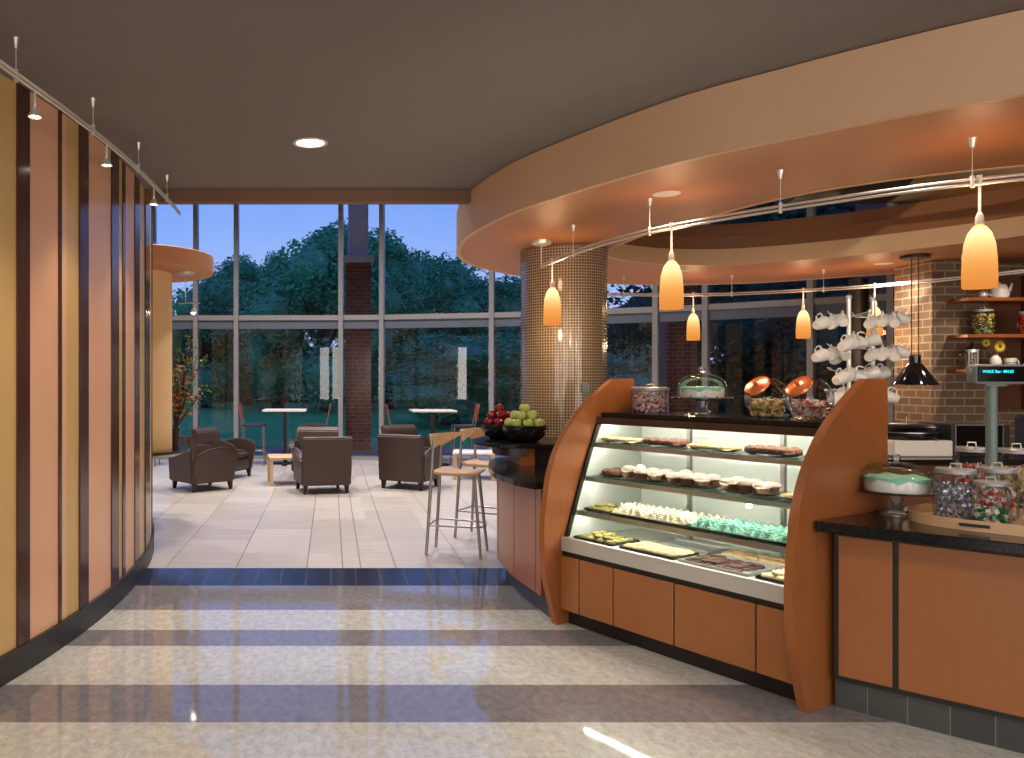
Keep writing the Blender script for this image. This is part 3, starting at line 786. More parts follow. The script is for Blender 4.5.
def traybox(x0, x1, t0, t1, z, mat, lb):
    o = MB(); o.box(-(x1-x0)/2,(x1-x0)/2,-(t1-t0)/2,(t1-t0)/2,0,.004)
    for a,b,c,d in ((-(x1-x0)/2,(x1-x0)/2,-(t1-t0)/2,-(t1-t0)/2+.006),(-(x1-x0)/2,(x1-x0)/2,(t1-t0)/2-.006,(t1-t0)/2),(-(x1-x0)/2,-(x1-x0)/2+.006,-(t1-t0)/2,(t1-t0)/2),((x1-x0)/2-.006,(x1-x0)/2,-(t1-t0)/2,(t1-t0)/2)):
        o.box(a,b,c,d,0,.016)
    return tag(o.build('tray', mat, loc=cw((x0+x1)/2,(t0+t1)/2,z+.001), rz=CA), lb, 'tray')
def grid_food(pr, x0, x1, t0, t1, z, nx, nt, lb, grp, layers=1, jit=.004, dz=.03):
    for L in range(layers):
        for i in range(nx-L):
            for j in range(nt-L):
                if L and random.random() < .25: continue
                x = x0+(x1-x0)*(i+.5+L*.5)/nx+random.uniform(-jit,jit); t = t0+(t1-t0)*(j+.5+L*.5)/nt+random.uniform(-jit,jit)
                pr.place(cw(x,t,z+dz*L), label=lb, group=grp, rot=(random.uniform(-.12,.12), random.uniform(-.12,.12), random.uniform(0,6)))
cream = Proto(tag(piped('cream','meringue'), '', 'meringue')); mint = Proto(tag(piped('mint','meringue'), '', 'meringue'))
muff = None
def make_muffin(top):
    t = thing('muffin', '', 'muffin')
    MB().lathe([(0,0),(.026,0),(.035,.036),(0,.036)], seg=14).build('base', 'browncake', t)
    m = MB(); m.lathe([(.034,.034),(.041,.042),(.036,.056),(.02,.068),(0,.072)], seg=14)
    for v in m.b.verts: v.co += Vector((random.uniform(-1,1),random.uniform(-1,1),random.uniform(-1,1)))*.002
    m.build('sugared_top', top, t); return t
muff = Proto(make_muffin('sugar'))
disc = lambda mat, r=.033, h=.014, n='cookie': Proto(tag(lump(r,h,mat,n,.04), '', 'cookie'))
choc, tan, oliv, pale = disc('choc'), disc('tanc',.036,.02), disc('olivec',.03,.022), disc('palec',.033,.02)
brn = disc('browncake', .03, .02)
zt = .736
traybox(.075,.27,.21,.40,zt,'tray','black tray of pistachio cookies at the left end of the third shelf')
grid_food(oliv,.085,.26,.22,.39,zt+.006,3,3,'olive green crumbly cookie in the left end tray of the third shelf','pistachio cookies',2,.003,.02)
traybox(.16,.88,.405,.60,zt,'tray','long black tray under the cream piped meringues')
traybox(.29,.84,.2,.40,zt,'tray','long black front tray of cream piped meringues')
grid_food(cream,.295,.835,.207,.395,zt+.006,11,4,'cream piped meringue in the front tray of the third shelf','cream piped meringues in front',2,.003,.03)
grid_food(cream,.165,.875,.412,.595,zt+.006,14,3,'cream piped meringue in the rear tray of the third shelf','cream piped meringues behind',1,.003,.03)
traybox(.86,1.58,.2,.40,zt,'tray','long black front tray of mint green piped meringues')
traybox(.90,1.58,.405,.60,zt,'tray','long black rear tray of mint green piped meringues')
grid_food(mint,.865,1.575,.207,.395,zt+.006,14,4,'mint green piped meringue in the front tray of the third shelf','mint piped meringues in front',2,.003,.03)
grid_food(mint,.905,1.575,.412,.595,zt+.006,13,3,'mint green piped meringue in the rear tray of the third shelf','mint piped meringues behind',1,.003,.03)
z2 = .956
for i, (xc, w) in enumerate([(.17,.1),(.42,.15),(.75,.165),(1.11,.165),(1.44,.14)]):
    nm = ['leftmost','second from the left','third from the left','fourth from the left','rightmost'][i]
    sc_ = .098 if i in (1,2,3) else .075
    platter(xc,.42,z2,w,.13,'black oval platter on the second shelf, %s' % nm)
    n = 3 if i < 3 else 3
    for k in range(n):
        for j in range(2):
            if i == 0 and k == 2: continue
            x = xc+(k-(1 if i else .5))*sc_+random.uniform(-.006,.006); t = .36+j*.1+random.uniform(-.006,.006)
            if i == 4: tan.place(cw(x,t,z2+.012), label='pale round biscuit on the rightmost platter of the second shelf', group='biscuits on the second shelf', scale=1.25)
            elif i == 0: brn.place(cw(x,t,z2+.012), label='dark brown cake round on the leftmost platter of the second shelf', group='cake rounds on the second shelf', scale=(1.3,1.3,2))
            else: muff.place(cw(x,t,z2+.012), rz=random.uniform(0,6), label='sugar-dusted muffin on the platter %s of the second shelf' % nm, group='sugar-dusted muffins', scale=(1.18,1.18,random.uniform(.9,1.1)))
    if i == 4:
        for k in range(2): pale.place(cw(xc+(k-.5)*.08,.42,z2+.038), label='cream coloured biscuit stacked on the rightmost platter of the second shelf', group='biscuits on the second shelf', scale=1.3)
z1 = 1.176
for i, xc in enumerate((.2,.52,.86,1.22,1.5)):
    w = .155 if i < 4 else .095
    nm = ['leftmost','second','third','fourth','rightmost'][i]
    platter(xc,.45,z1,w,.11,'black oval platter on the top shelf, %s in the row' % nm)
    pr = [tan,brn,tan,brn,tan][i]
    for k in range(4 if i < 4 else 2):
        for j in range(2):
            pr.place(cw(xc+(k-(1.5 if i < 4 else .5))*.068,.41+j*.075,z1+.012), label='flat %s cookie on the %s platter of the top shelf' % (['tan','brown','tan','brown','tan'][i], nm), group='cookies on the top shelf')
zd = .5625
deck = [(.09,.40,.10,.36,'choc','olivec','dark tray of grey-green cookies at the left end of the case deck'),
        (.46,.84,.10,.32,'tray','cream','dark tray of pale cookies on the case deck'),
        (.88,1.30,.10,.36,'traysteel','choc','steel tray of dark chocolate cookies on the case deck'),
        (1.34,1.585,.10,.34,'tray','cream','dark tray of pale cookies at the right end of the case deck')]
traybox(.09,.40,.10,.36,zd,'tray',deck[0][6]); traybox(.46,.84,.10,.34,zd,'tray',deck[1][6])
traybox(.88,1.30,.10,.36,zd,'ledge',deck[2][6]); traybox(1.34,1.585,.10,.34,zd,'tray',deck[3][6])
grid_food(oliv,.1,.39,.11,.35,zd+.006,4,4,'grey-green cookie in the left end tray of the case deck','grey-green cookies on the deck',2,.004,.018)
grid_food(pale,.47,.83,.11,.33,zd+.006,5,3,'pale round cookie in the middle left tray of the case deck','pale cookies on the deck',1,.003,.018)
grid_food(choc,.89,1.24,.115,.35,zd+.006,6,4,'dark chocolate cookie in the steel tray of the case deck','chocolate cookies on the deck',2,.006,.013)
grid_food(pale,1.35,1.575,.11,.33,zd+.006,3,3,'pale round cookie in the right end tray of the case deck','pale cookies at the deck end',2,.003,.018)
traybox(.46,.84,.42,.62,zd,'ledge','steel tray behind the pale cookies on the case deck')
traybox(.9,1.5,.42,.62,zd,'ledge','steel tray behind the chocolate cookies on the case deck')
grid_food(tan,.91,1.49,.43,.61,zd+.006,8,2,'small tan cookie in the rear steel tray of the case deck','tan cookies at the deck rear',1,.003)

# ------------------------------------------------------------------ jars, cakes on stands
def bits(rx, z0, z1, n, size, mat, parent=None, seed=1, dome=0):
    rnd = random.Random(seed); m = MB()
    for k in range(n):
        a = rnd.uniform(0,6.283); rr = rx*math.sqrt(rnd.uniform(.45,1)); z = z0+(z1-z0)*rnd.random()
        if rnd.random() < .25: rr = rx*math.sqrt(rnd.random()); z = z1+rnd.uniform(0,dome)
        M4 = Matrix.Translation((rr*math.cos(a), rr*math.sin(a), z)) @ Matrix.Rotation(rnd.uniform(0,6), 4, Vector((rnd.gauss(0,1),rnd.gauss(0,1),rnd.gauss(0,1))).normalized())
        m.box(-size,size,-size*.6,size*.6,-size*.35,size*.35,M4)
    return m
def jar(x, y, z, r, h, label, lid='alum'):
    t = thing('glass_jar', label, 'jar', (x,y,z))
    MB().lathe([(0,.004),(r*.85,.0),(r*.97,.012),(r,h*.25),(r,h*.6),(r*.95,h*.78),(r*.82,h*.88),(r*.82,h*.93)], seg=36).build('glass_body', 'glass', t)
    l = MB().lathe([(0,h*.98),(r*.86,h*.98),(r*.9,h*.965),(r*.9,h*.895),(r*.84,h*.895),(r*.84,h*.93),(0,h*.93)], seg=32).build('lid', lid, t)
    MB().tube([(-r*.3,0,h*.98),(-r*.26,0,h*1.07),(r*.26,0,h*1.07),(r*.3,0,h*.98)], .004, 6).build('handle', 'chrome', l)
    return t
def fill(x, y, z, r, h, pr, size, label, grp, seed=0, alt=None, full=1):
    rnd = random.Random(seed); lay = max(1, int(h/(size*1.7)))
    for L in range(lay):
        for rr in ((r-size*1.05), (r-size*3.1)):
            if rr < size*.5: continue
            n = max(1, int(2*math.pi*rr/(size*2.15)))
            if rr < r-size*2 and L < lay-1: continue
            for k in range(n):
                if rnd.random() > full: continue
                a = 2*math.pi*(k+.5*(L%2))/n+rnd.uniform(-.05,.05)
                p, lb = (pr, label) if not alt or rnd.random() < .55 else alt
                p.place((x+rr*math.cos(a), y+rr*math.sin(a), z+size+L*size*1.7+.006), rot=(rnd.uniform(0,3),rnd.uniform(0,3),rnd.uniform(0,3)), label=lb, group=grp)
def candy(size, mat, flat=.75):
    m = MB(); m.ball((0,0,0), size*.95, 1,1,flat, sub=1, jit=.12); m.b.normal_update()
    q = size*.45
    m.slab([(0,0),(q*1.1,q*.8),(q*1.1,-q*.8)], (size*.75,0,0), (1,0,0), (0,0,1), (0,.002,0)); m.slab([(0,0),(-q*1.1,q*.8),(-q*1.1,-q*.8)], (-size*.75,0,0), (1,0,0), (0,0,1), (0,.002,0))
    return tag(m.build('wrapped_candy', mat), '', 'candy')
TOPZ = 1.3755
# on top of the case
x_, y_ = cw(.221,.68,0).xy
t = thing('glass_jar', 'low round glass jar of pink and white candy, left end of the case top', 'jar', (x_,y_,TOPZ))
MB().lathe([(0,.003),(.115,0),(.12,.01),(.12,.145),(.112,.15)], seg=40).build('glass_body', 'glass', t)
l = MB().lathe([(0,.172),(.115,.172),(.122,.166),(.122,.148),(.113,.148),(.11,.152),(0,.152)], seg=36).build('lid', 'alum', t)
MB().tube([(-.03,0,.172),(-.026,0,.188),(.026,0,.188),(.03,0,.172)], .004, 6).build('handle', 'chrome', l)
o = bits(.104,.01,.135,900,.009,'pinkbits',seed=3).build('candy_pieces', 'pinkbits', loc=(x_,y_,TOPZ), smooth=False); tag(o, 'pink and white candy pieces heaped in the low jar on the case top', 'candy', kind='stuff')

def cake_stand(x, y, z, R0, hs, label):
    t = thing('cake_stand', label, 'cake stand', (x,y,z))
    MB().lathe([(0,.004),(R0*.42,.0),(R0*.40,.01),(R0*.2,.03),(R0*.12,hs*.5),(R0*.2,hs*.85),(R0*.3,hs-.004),(0,hs-.004)], seg=32).build('pedestal', 'pressed', t)
    MB().lathe([(0,hs-.003),(R0,hs),(R0*1.04,hs+.012),(R0*.98,hs+.008),(0,hs+.005)], seg=48).build('plate', 'shelfglass', t)
    return t
def dome(x, y, z, R0, h, label):
    t = thing('glass_dome', label, 'dome', (x,y,z))
    pr = [(R0,0),(R0*1.0,h*.35),(R0*.93,h*.62),(R0*.72,h*.85),(R0*.4,h*.97),(.012,h)]
    MB().lathe(pr, seg=48).build('cover', 'glass', t)
    MB().lathe([(.012,h),(.01,h+.008),(.02,h+.018),(.022,h+.03),(.012,h+.042),(0,h+.044)], seg=20).build('knob', 'pressed', t)
    return t
def cake(x, y, z, r, h, label, dots=0, seed=1):
    t = thing('cake', label, 'cake', (x,y,z))
    MB().lathe([(0,0),(r*.98,0),(r,h*.1),(r,h*.85),(r*.97,h),(0,h)], seg=48).build('white_icing', 'whitecandy', t)
    m = MB(); seg = 48; a_ = [2*math.pi*k/seg for k in range(seg)]
    rr = [r*1.012 for a in a_]; low = [h*(.78+.14*math.sin(a*7+1)+.06*math.sin(a*13)) for a in a_]
    v0 = m._v([(rr[k]*math.cos(a), rr[k]*math.sin(a), low[k]) for k, a in enumerate(a_)])
    v1 = m._v([(r*1.01*math.cos(a), r*1.01*math.sin(a), h*1.03) for a in a_]); v2 = m._v([(r*.85*math.cos(a), r*.85*math.sin(a), h*(1.1+.1*math.sin(a*6))) for a in a_]); c = m.b.verts.new((0,0,h*1.08))
    for k in range(seg):
        j = (k+1)%seg; m._f([v0[k],v0[j],v1[j],v1[k]]); m._f([v1[k],v1[j],v2[j],v2[k]]); m._f([v2[k],v2[j],c])
    m.build('mint_topping', 'mint', t)
    for k in range(dots):
        a = 2*math.pi*k/dots; MB().ball((r*1.0*math.cos(a), r*1.0*math.sin(a), h*.18), .006, sub=1).build('piped_dot', 'choc', t)
x_, y_ = cw(.62,.67,0).xy
cake_stand(x_,y_,TOPZ,.175,.1,'clear glass cake stand on top of the pastry case')
cake(x_,y_,TOPZ+.106,.128,.062,'white cake with mint green top and brown dots, on the case top', 10)
dome(x_,y_,TOPZ+.113,.146,.145,'clear glass dome over the cake on the case top')
def cookie_jar(x, y, label, tilt):
    t = thing('cookie_jar', label, 'jar', (x,y,TOPZ))
    r = .118; m = MB(); seg = 32; N = 18
    m.lathe([(r*math.cos(a)*1.02 if k else r*.62, r*.98+r*math.sin(a)) for k, a in enumerate([R(-82+ (160)*k/N) for k in range(N+1)])], seg=seg)
    n = Vector((math.cos(tilt)*math.cos(R(44)), math.sin(tilt)*math.cos(R(44)), math.sin(R(44)))); c = Vector((0,0,r*.98))
    bmesh.ops.bisect_plane(m.b, geom=list(m.b.verts)+list(m.b.edges)+list(m.b.faces), plane_co=c+n*r*.79, plane_no=n, clear_outer=True)
    m.build('glass_body', 'glass', t)
    q = n.to_track_quat('Z','Y').to_matrix().to_4x4(); q.translation = c+n*r*.79
    l = MB().lathe([(0,0),(r*.62,0),(r*.65,.004),(r*.6,.016),(r*.3,.024),(0,.026)], seg=32, mtx=q).build('lid', 'copper', t)
    MB().ball(c+n*(r*.79+.034), .012, sub=2).build('knob', 'copper', l)
    return t
for xx, mt, lb, bl, sd, mm in ((1.052,'nut','round glass cookie jar with tilted copper lid and tan snacks, left of the pair','tan snack pieces in the left copper-lidded jar',5,'nutbits'),(1.30,'pink','round glass cookie jar with tilted copper lid and pink candy, right of the pair','pink and white candy in the right copper-lidded jar',6,'pinkbits')):
    x_, y_ = cw(xx,.66,0).xy
    cookie_jar(x_, y_, lb, math.atan2(-y_,-x_)-.75)
    o = bits(.082,.012,.085,330,.010,mm,seed=sd,dome=.02).build('candy_pieces', mm, loc=(x_,y_,TOPZ), smooth=False); tag(o, bl, 'candy' if mt == 'pink' else 'snack', kind='stuff')

# ------------------------------------------------------------------ right counter
rc = thing('service_counter', 'cherry-panelled service counter with black stone top, right of the pastry case', 'counter')
A = Vector((2.445,3.985)); dx = Vector((.7,-.714)).normalized(); nn = Vector((.714,.7)).normalized()
B = A+dx*2.7; C2 = B+nn*1.4; Dp = Vector((3.80,4.79))
def q2(a, n_): p = A+dx*a+nn*n_; return (p.x, p.y)
MB().prism([q2(.0,.02),q2(2.7,.02),q2(2.7,1.4),tuple(Dp)], 0, .14).build('tiled_toe', 'toetile', rc)
MB().prism([q2(0,.0),q2(2.7,.0),q2(2.7,1.4),tuple(Dp)], .14, .87).build('carcass', 'black', rc)
for a0, a1 in ((.022,.24),(.265,1.25),(1.275,2.3)):
    MB().prism([q2(a0,-.016),q2(a1,-.016),q2(a1,0),q2(a0,0)], .168, .845).bevel(.002,1).build('wood_panel', 'cherry_panel', rc)
MB().prism([q2(-.05,-.125),q2(2.7,-.125),q2(2.7,1.45),(3.86,4.84),(2.475,4.04),(2.39,3.99)], .87, .918).bevel(.004,1).build('countertop', 'granite', rc)
CZ = .9185
x_, y_ = 2.84, 4.12
cake_stand(x_,y_,CZ,.18,.115,'clear glass cake stand on the service counter')
cake(x_,y_,CZ+.121,.14,.066,'white cake with mint green topping, on the service counter')
dome(x_,y_,CZ+.128,.165,.135,'clear glass dome over the cake on the service counter')
ta = math.atan2(dx.y, dx.x)
t = thing('serving_tray', 'long oval light wood tray with cut-out handle holding candy jars', 'tray', (3.176,3.776,CZ), ta)
TA, TB = .42, .30
def ell(a, b, n=56): return [(a*math.copysign(abs(math.cos(2*math.pi*k/n))**.75, math.cos(2*math.pi*k/n)), b*math.copysign(abs(math.sin(2*math.pi*k/n))**.75, math.sin(2*math.pi*k/n))) for k in range(n)]
MB().prism(ell(TA-.012,TB-.012), 0, .01).build('tray_base', 'lightwood', t)
m = MB(); a = ell(TA,TB); b = ell(TA-.012,TB-.012); n = len(a)
va = [m._v([(x,y,z) for x,y in p]) for p, z in ((a,0),(a,.048),(b,.048),(b,0))]
for k in range(n):
    for j in range(4): m._f([va[j][k], va[j][(k+1)%n], va[(j+1)%4][(k+1)%n], va[(j+1)%4][k]])
m.build('rim', 'lightwood', t)
MB().prism([(x*.055-.13,-TB-.002+.006*y) for x, y in ((-1,0),(1,0),(1,1),(-1,1))], .02, .034).build('handle_slot', 'black', t)
JZ = CZ+.0115
silver, green, red, whi, crm = (Proto(candy(.0165,'silver')), Proto(candy(.014,'greencandy')), Proto(candy(.015,'redcandy')), Proto(candy(.015,'whitecandy')), Proto(candy(.02,'creamcandy',.45)))
jar(2.97,3.90,JZ,.09,.25,'large glass jar of silver wrapped candies at the tray end')
fill(2.97,3.90,JZ,.083,.19,silver,.0165,'silver-blue foil wrapped candy in the jar at the tray end','silver wrapped candies',1)
jar(3.03,3.765,JZ,.075,.205,'smaller glass jar with a few green wrapped candies, on the tray')
fill(3.03,3.765,JZ,.067,.075,green,.014,'green foil wrapped candy in the smaller tray jar','green and white candies',2,(whi,'white wrapped candy in the smaller tray jar'))
jar(3.20,3.94,JZ,.086,.25,'glass jar behind the green candy jar, holding mixed candies')
fill(3.20,3.94,JZ,.078,.15,whi,.015,'pale wrapped candy in the jar behind the green candy jar','mixed candies',3,(red,'red wrapped candy in the jar behind the green candy jar'), .7)
jar(3.145,3.62,JZ,.072,.225,'glass jar of pink and white candy at the right picture edge')
o = bits(.058,.01,.16,600,.009,'pinkbits',seed=9).build('candy_pieces','pinkbits',loc=(3.145,3.62,JZ),smooth=False); tag(o, 'pink and white candy pieces in the jar at the right picture edge', 'candy', kind='stuff')
t = thing('jar_riser', 'low black riser block behind the wooden tray carrying two jars', 'riser', (3.60,4.42,CZ), ta)
MB().box(-.26,.26,-.13,.13,0,.03).bevel(.004,1).build('block', 'black', t)
JR = CZ+.0305
jar(3.50,4.48,JR,.083,.285,'glass jar of red and white candies, left of the grey display pole')
fill(3.50,4.48,JR,.075,.2,red,.015,'red wrapped candy in the jar left of the display pole','red and white candies',4,(whi,'white wrapped candy in the jar left of the display pole'))
jar(3.665,4.385,JR,.085,.285,'glass jar of cream biscuits, right of the grey display pole')
fill(3.665,4.385,JR,.078,.2,crm,.02,'cream coloured biscuit in the jar right of the display pole','cream biscuits',5)
# customer display
pos = thing('customer_display', 'grey customer price display with cyan characters on a pole', 'display', (3.335,4.14,CZ), math.atan2(3.335,-4.14)*0)
MB().lathe([(0,0),(.07,0),(.07,.012),(.03,.02),(0,.02)], seg=24).build('base', 'posgrey', pos)
MB().cyl((0,0,.02),(0,0,.67),.0245,seg=20).build('pole', 'polegreen', pos)
face = bpy.data.objects.new('display_head', None)
m = MB(); m.slab([(-.10,-.05),(.165,-.05),(.175,-.04),(.175,.04),(.165,.05),(-.10,.05),(-.11,.04),(-.11,-.04)], (0,-.035,.705), (1,0,0), (0,0,1), (0,.06,0)); hd = m.bevel(.004,1).build('display_head', 'posgrey', pos)
MB().slab([(-.07,.65-.705),(.07,-.055),(.05,-.075),(-.05,-.075)], (0,-.03,.72), (1,0,0), (0,0,1), (0,.05,0)).build('neck', 'posgrey', pos)
MB().box(-.098,.162,-.042,-.034,.668,.744).build('screen', 'screen', hd)
cu = bpy.data.curves.new('characters', 'FONT'); cu.body = 'WAKE Bar: 404.02'; cu.size = .0235; cu.extrude = .0005
to = bpy.data.objects.new('tmp', cu); COL.objects.link(to); bpy.context.view_layer.update()
me = bpy.data.meshes.new_from_object(to.evaluated_get(bpy.context.evaluated_depsgraph_get())); bpy.data.objects.remove(to)
ch = bpy.data.objects.new('characters', me); COL.objects.link(ch); me.materials.clear(); me.materials.append(M['cyan']); ch.parent = hd; ch.location = (-.080,-.0435,.712); ch.rotation_euler = (R(90),0,0); ch.scale = (.86,.9,1)

# ------------------------------------------------------------------ back counter and equipment
bk = thing('back_counter', 'long dark back counter along the brick pier, under the mug racks', 'counter')
MB().box(3.55,9.0,5.95,6.75,.0,.98).build('carcass', 'brownwall', bk)
MB().box(3.5,9.0,5.9,6.8,.98,1.02).build('worktop', 'granite', bk)
t = thing('crepe_griddle', 'white countertop griddle with round black plates below the heat lamp', 'griddle', (4.42,6.3,1.0205))
MB().box(-.22,.21,-.2,.2,0,.12).bevel(.008,1).build('body', 'whitelam', t)
MB().lathe([(0,.12),(.19,.12),(.2,.135),(.2,.16),(.18,.17),(0,.17)], seg=40).build('hot_plate', 'tray', t)
MB().lathe([(.19,.17),(.205,.172),(.205,.178),(0,.2)], seg=40).build('plate_rim', 'steel', t)
MB().lathe([(0,.2),(.18,.2),(.2,.215),(.17,.235),(0,.24)], seg=36).build('cover', 'black', t)
MB().cyl((0,0,.235),(0,0,.29),.004).build('cover_pin', 'steel', t)
t = thing('microwave', 'black microwave with steel frame, behind the red candy jar', 'microwave', (4.88,6.3,1.0205))
MB().box(-.24,.2,-.17,.2,0,.245).bevel(.008,1).build('body', 'darkmetal', t)
MB().box(-.21,.13,-.178,-.17,.02,.23).build('door', 'screen', t)
m = MB(); m.box(-.222,-.214,-.182,-.17,.01,.24); m.box(.133,.141,-.182,-.17,.01,.24); m.box(-.214,.133,-.182,-.17,.232,.24); m.build('frame', 'steel', t)
t = thing('coffee_machine', 'dark coffee machine with steel trim at the right picture edge', 'coffee machine', (5.62,6.32,1.0205))
MB().box(-.2,.2,-.18,.2,0,.3).bevel(.02,2).build('body', 'darkmetal', t)
MB().box(-.12,.12,-.19,-.18,.05,.2).build('drip_bay', 'screen', t)
MB().cyl((0,-.16,.3),(0,-.16,.34),.06,.05,20).build('hopper', 'steel', t)

hl = thing('heat_lamp', 'black cone heat lamp hanging on two cords before the brick pier', 'lamp', (5.84,8.2,1.54))
MB().lathe([(.2,0),(.195,.015),(.07,.2),(.05,.22),(.05,.3),(0,.31),(.045,.3),(.045,.22),(.06,.2),(.185,.012)], seg=36).build('shade', 'bowl', hl)
for s in (-.035,.035): MB().cyl((s,0,.3),(s,0,1.27),.005,seg=8).build('cord', 'darkmetal', hl)
MB().lathe([(0,1.265),(.13,1.265),(.13,1.288),(0,1.288)], seg=24).build('ceiling_plate', 'darkmetal', hl)
pp = MB().lathe([(0,0),(.105,0),(.105,2.83),(0,2.83)], seg=28).build('support_post', 'darkmetal', loc=(6.5,10.1,0)); tag(pp, 'round black steel post behind the mug racks', 'post')

# mugs on racks
def make_mug():
    t = thing('mug', '', 'mug')
    MB().lathe([(0,-.042),(.026,-.044),(.029,-.04),(.033,-.03),(.041,.01),(.044,.046),(.041,.046),(.037,.01),(.029,-.03),(0,-.036)], seg=24).build('cup', 'white', t)
    MB().tube([(.038,0,.03),(.055,0,.034),(.068,0,.022),(.069,0,.0),(.058,0,-.02),(.034,0,-.024)], .0055, 8).build('handle', 'white', t)
    return t
mug = Proto(make_mug())
def rack(px, label, tiers, Y=6.32):
    x = tx(px, Y); t = thing('mug_rack', label, 'rack', (x,Y,1.0205))
    MB().lathe([(0,0),(.13,0),(.13,.012),(.02,.03),(0,.03)], seg=28).build('base', 'chrome', t)
    MB().cyl((0,0,.02),(0,0,1.2),.016,seg=14).build('pole', 'chrome', t)
    MB().ball((0,0,1.21), .022).build('finial', 'chrome', t)
    for z in tiers:
        m = MB()
        for a in (0,90,180,270):
            c, s = math.cos(R(a+10)), math.sin(R(a+10)); m.tube([(0,0,z-1.02-.02),(c*.17,s*.17,z-1.02),(c*.19,s*.19,z-1.0)], .004, 6)
        m.build('hook_arm', 'chrome', t)
def c4(x, y): return (800+x/5.833, 290+y/5.833)
mugs = []
def mugat(cx, cy, yaw, dy, lb):         # yaw: compass direction the cup bottom points; handle upward
    px, py = c4(cx, cy); p = P(px, py, 6.3+dy)
    z = Vector((-math.cos(R(yaw)), -math.sin(R(yaw)), .32)).normalized()  # mouth direction
    up = Vector((0,0,1)); x = (up-z*up.dot(z)).normalized(); y = z.cross(x)
    m4 = Matrix((x,y,z)).transposed()
    mug.place(p, rot=m4.to_euler(), label=lb, group='white mugs hanging on the racks', scale=1.12)
LR = 'white mug on the left rack, '
for cx, cy, yaw, dy, lb in [(118,198,200,-.05,'top tier, outermost left'),(182,198,230,-.02,'top tier, middle of three'),(248,182,250,0,'top tier, beside the pole'),
    (262,325,205,-.16,'second tier, frontmost with handle raised'),(312,305,250,-.1,'second tier, next to the frontmost one'),(352,305,-20,-.02,'second tier, rightmost'),
    (112,388,200,-.05,'third tier, outermost left'),(182,380,230,-.0,'third tier, middle'),(205,402,225,.12,'third tier, lower and half hidden'),(262,380,250,.05,'third tier, near the pole'),
    (232,520,205,-.16,'fourth tier, frontmost'),(285,500,235,-.08,'fourth tier, middle'),(345,505,-25,-.02,'fourth tier, rightmost'),
    (205,640,200,-.05,'lowest tier, left above the cookie jar'),(255,612,240,.05,'lowest tier, beside the pole')]:
    mugat(cx,cy,yaw,dy,LR+lb)
RRk = 'white mug on the right rack, '
for cx, cy, yaw, dy, lb in [(412,195,215,-.04,'top tier, leftmost beside the black post'),(482,185,225,-.06,'top tier, middle'),(548,188,245,-.1,'top tier, third from the black post'),(592,168,-15,-.02,'top tier, outermost right'),
    (425,295,150,.1,'small one showing only its handle, second tier'),(415,385,215,-.04,'third tier, leftmost beside the black post'),(482,380,225,-.06,'third tier, middle'),(548,385,245,-.1,'third tier, third from the black post'),(592,365,-15,-.02,'third tier, outermost right'),
    (418,488,160,.1,'fourth tier, left one above the end panel'),(470,490,200,.12,'fourth tier, right one above the end panel'),(530,628,-15,0,'lowest tier, poking out right of the end panel')]:
    mugat(cx,cy,yaw,dy,RRk+lb)
rack(849, 'chrome mug rack left of the black post', (1.5,1.67,1.85,2.1))
rack(873, 'chrome mug rack right of the black post, partly behind the end panel', (1.5,1.67,1.85,2.1), 6.45)

# wall shelves with things
ws = []
for (x0, z, lb) in ((6.41,2.42,'highest wooden wall shelf on the brick, with white teapot'),(6.41,2.05,'middle wooden wall shelf holding a candy jar'),(6.41,1.70,'lowest wooden wall shelf with coffee press and flower vase')):
    o = MB().box(0,1.75,0,.27,-.035,0).bevel(.003,1).build('wall_shelf', 'shelfwood', loc=(x0-.02,8.225,z)); tag(o, lb, 'shelf'); ws.append(o)
ss = MB().box(-.015,.015,0,.02,1.3,2.75).build('shelf_standard', 'steel', loc=(7.05,8.2,0)); tag(ss, 'vertical steel shelf upright at the right picture edge', 'upright')
def sx(px, Y=8.33): return tx(px, Y)
t = thing('teapot', 'white ceramic teapot on the highest wall shelf', 'teapot', (sx(1000),8.34,2.4205))
MB().lathe([(0,0),(.07,0),(.085,.03),(.08,.08),(.06,.13),(.05,.14),(0,.15)], seg=28).build('body', 'white', t)
MB().tube([(.07,0,.03),(.11,0,.09),(.13,0,.15)], [.02,.014,.01], 8).build('spout', 'white', t)
MB().tube([(-.07,0,.11),(-.12,0,.1),(-.12,0,.04),(-.08,0,.03)], .007, 8).build('handle', 'white', t)
MB().ball((0,0,.155), .012).build('lid_knob', 'white', t)
t = thing('sugar_bowl', 'small silver lidded bowl on the highest wall shelf', 'bowl', (sx(983,8.3),8.3,2.4205))
MB().lathe([(0,0),(.03,0),(.045,.02),(.045,.045),(0,.05)], seg=24).build('body', 'chrome', t)
MB().lathe([(0,.078),(.02,.07),(.04,.05),(0,.049)], seg=20).build('lid', 'chrome', t)
jx = sx(983,8.34)
jar(jx,8.34,2.0505,.095,.26,'glass jar of yellow and green candy on the middle wall shelf')
o = bits(.083,.01,.2,500,.011,'greenbits',seed=12).build('candy_pieces','greenbits',loc=(jx,8.34,2.0505),smooth=False); tag(o, 'yellow and green candy in the middle wall shelf jar', 'candy', kind='stuff')
jx = sx(1027,8.34)
jar(jx,8.34,2.0505,.08,.24,'glass jar of orange snacks cut by the right picture edge')
o = bits(.07,.01,.2,300,.010,'redcandy',seed=13).build('candy_pieces','redcandy',loc=(jx,8.34,2.0505),smooth=False); tag(o, 'orange pieces in the jar cut by the right picture edge', 'snack', kind='stuff')
t = thing('coffee_press', 'glass and chrome coffee press with black handle on the lowest shelf', 'coffee press', (sx(973),8.34,1.7005))
MB().lathe([(0,0),(.05,0),(.05,.2),(.045,.2),(.045,.01),(0,.01)], seg=24).build('glass_body', 'glass', t)
m = MB()
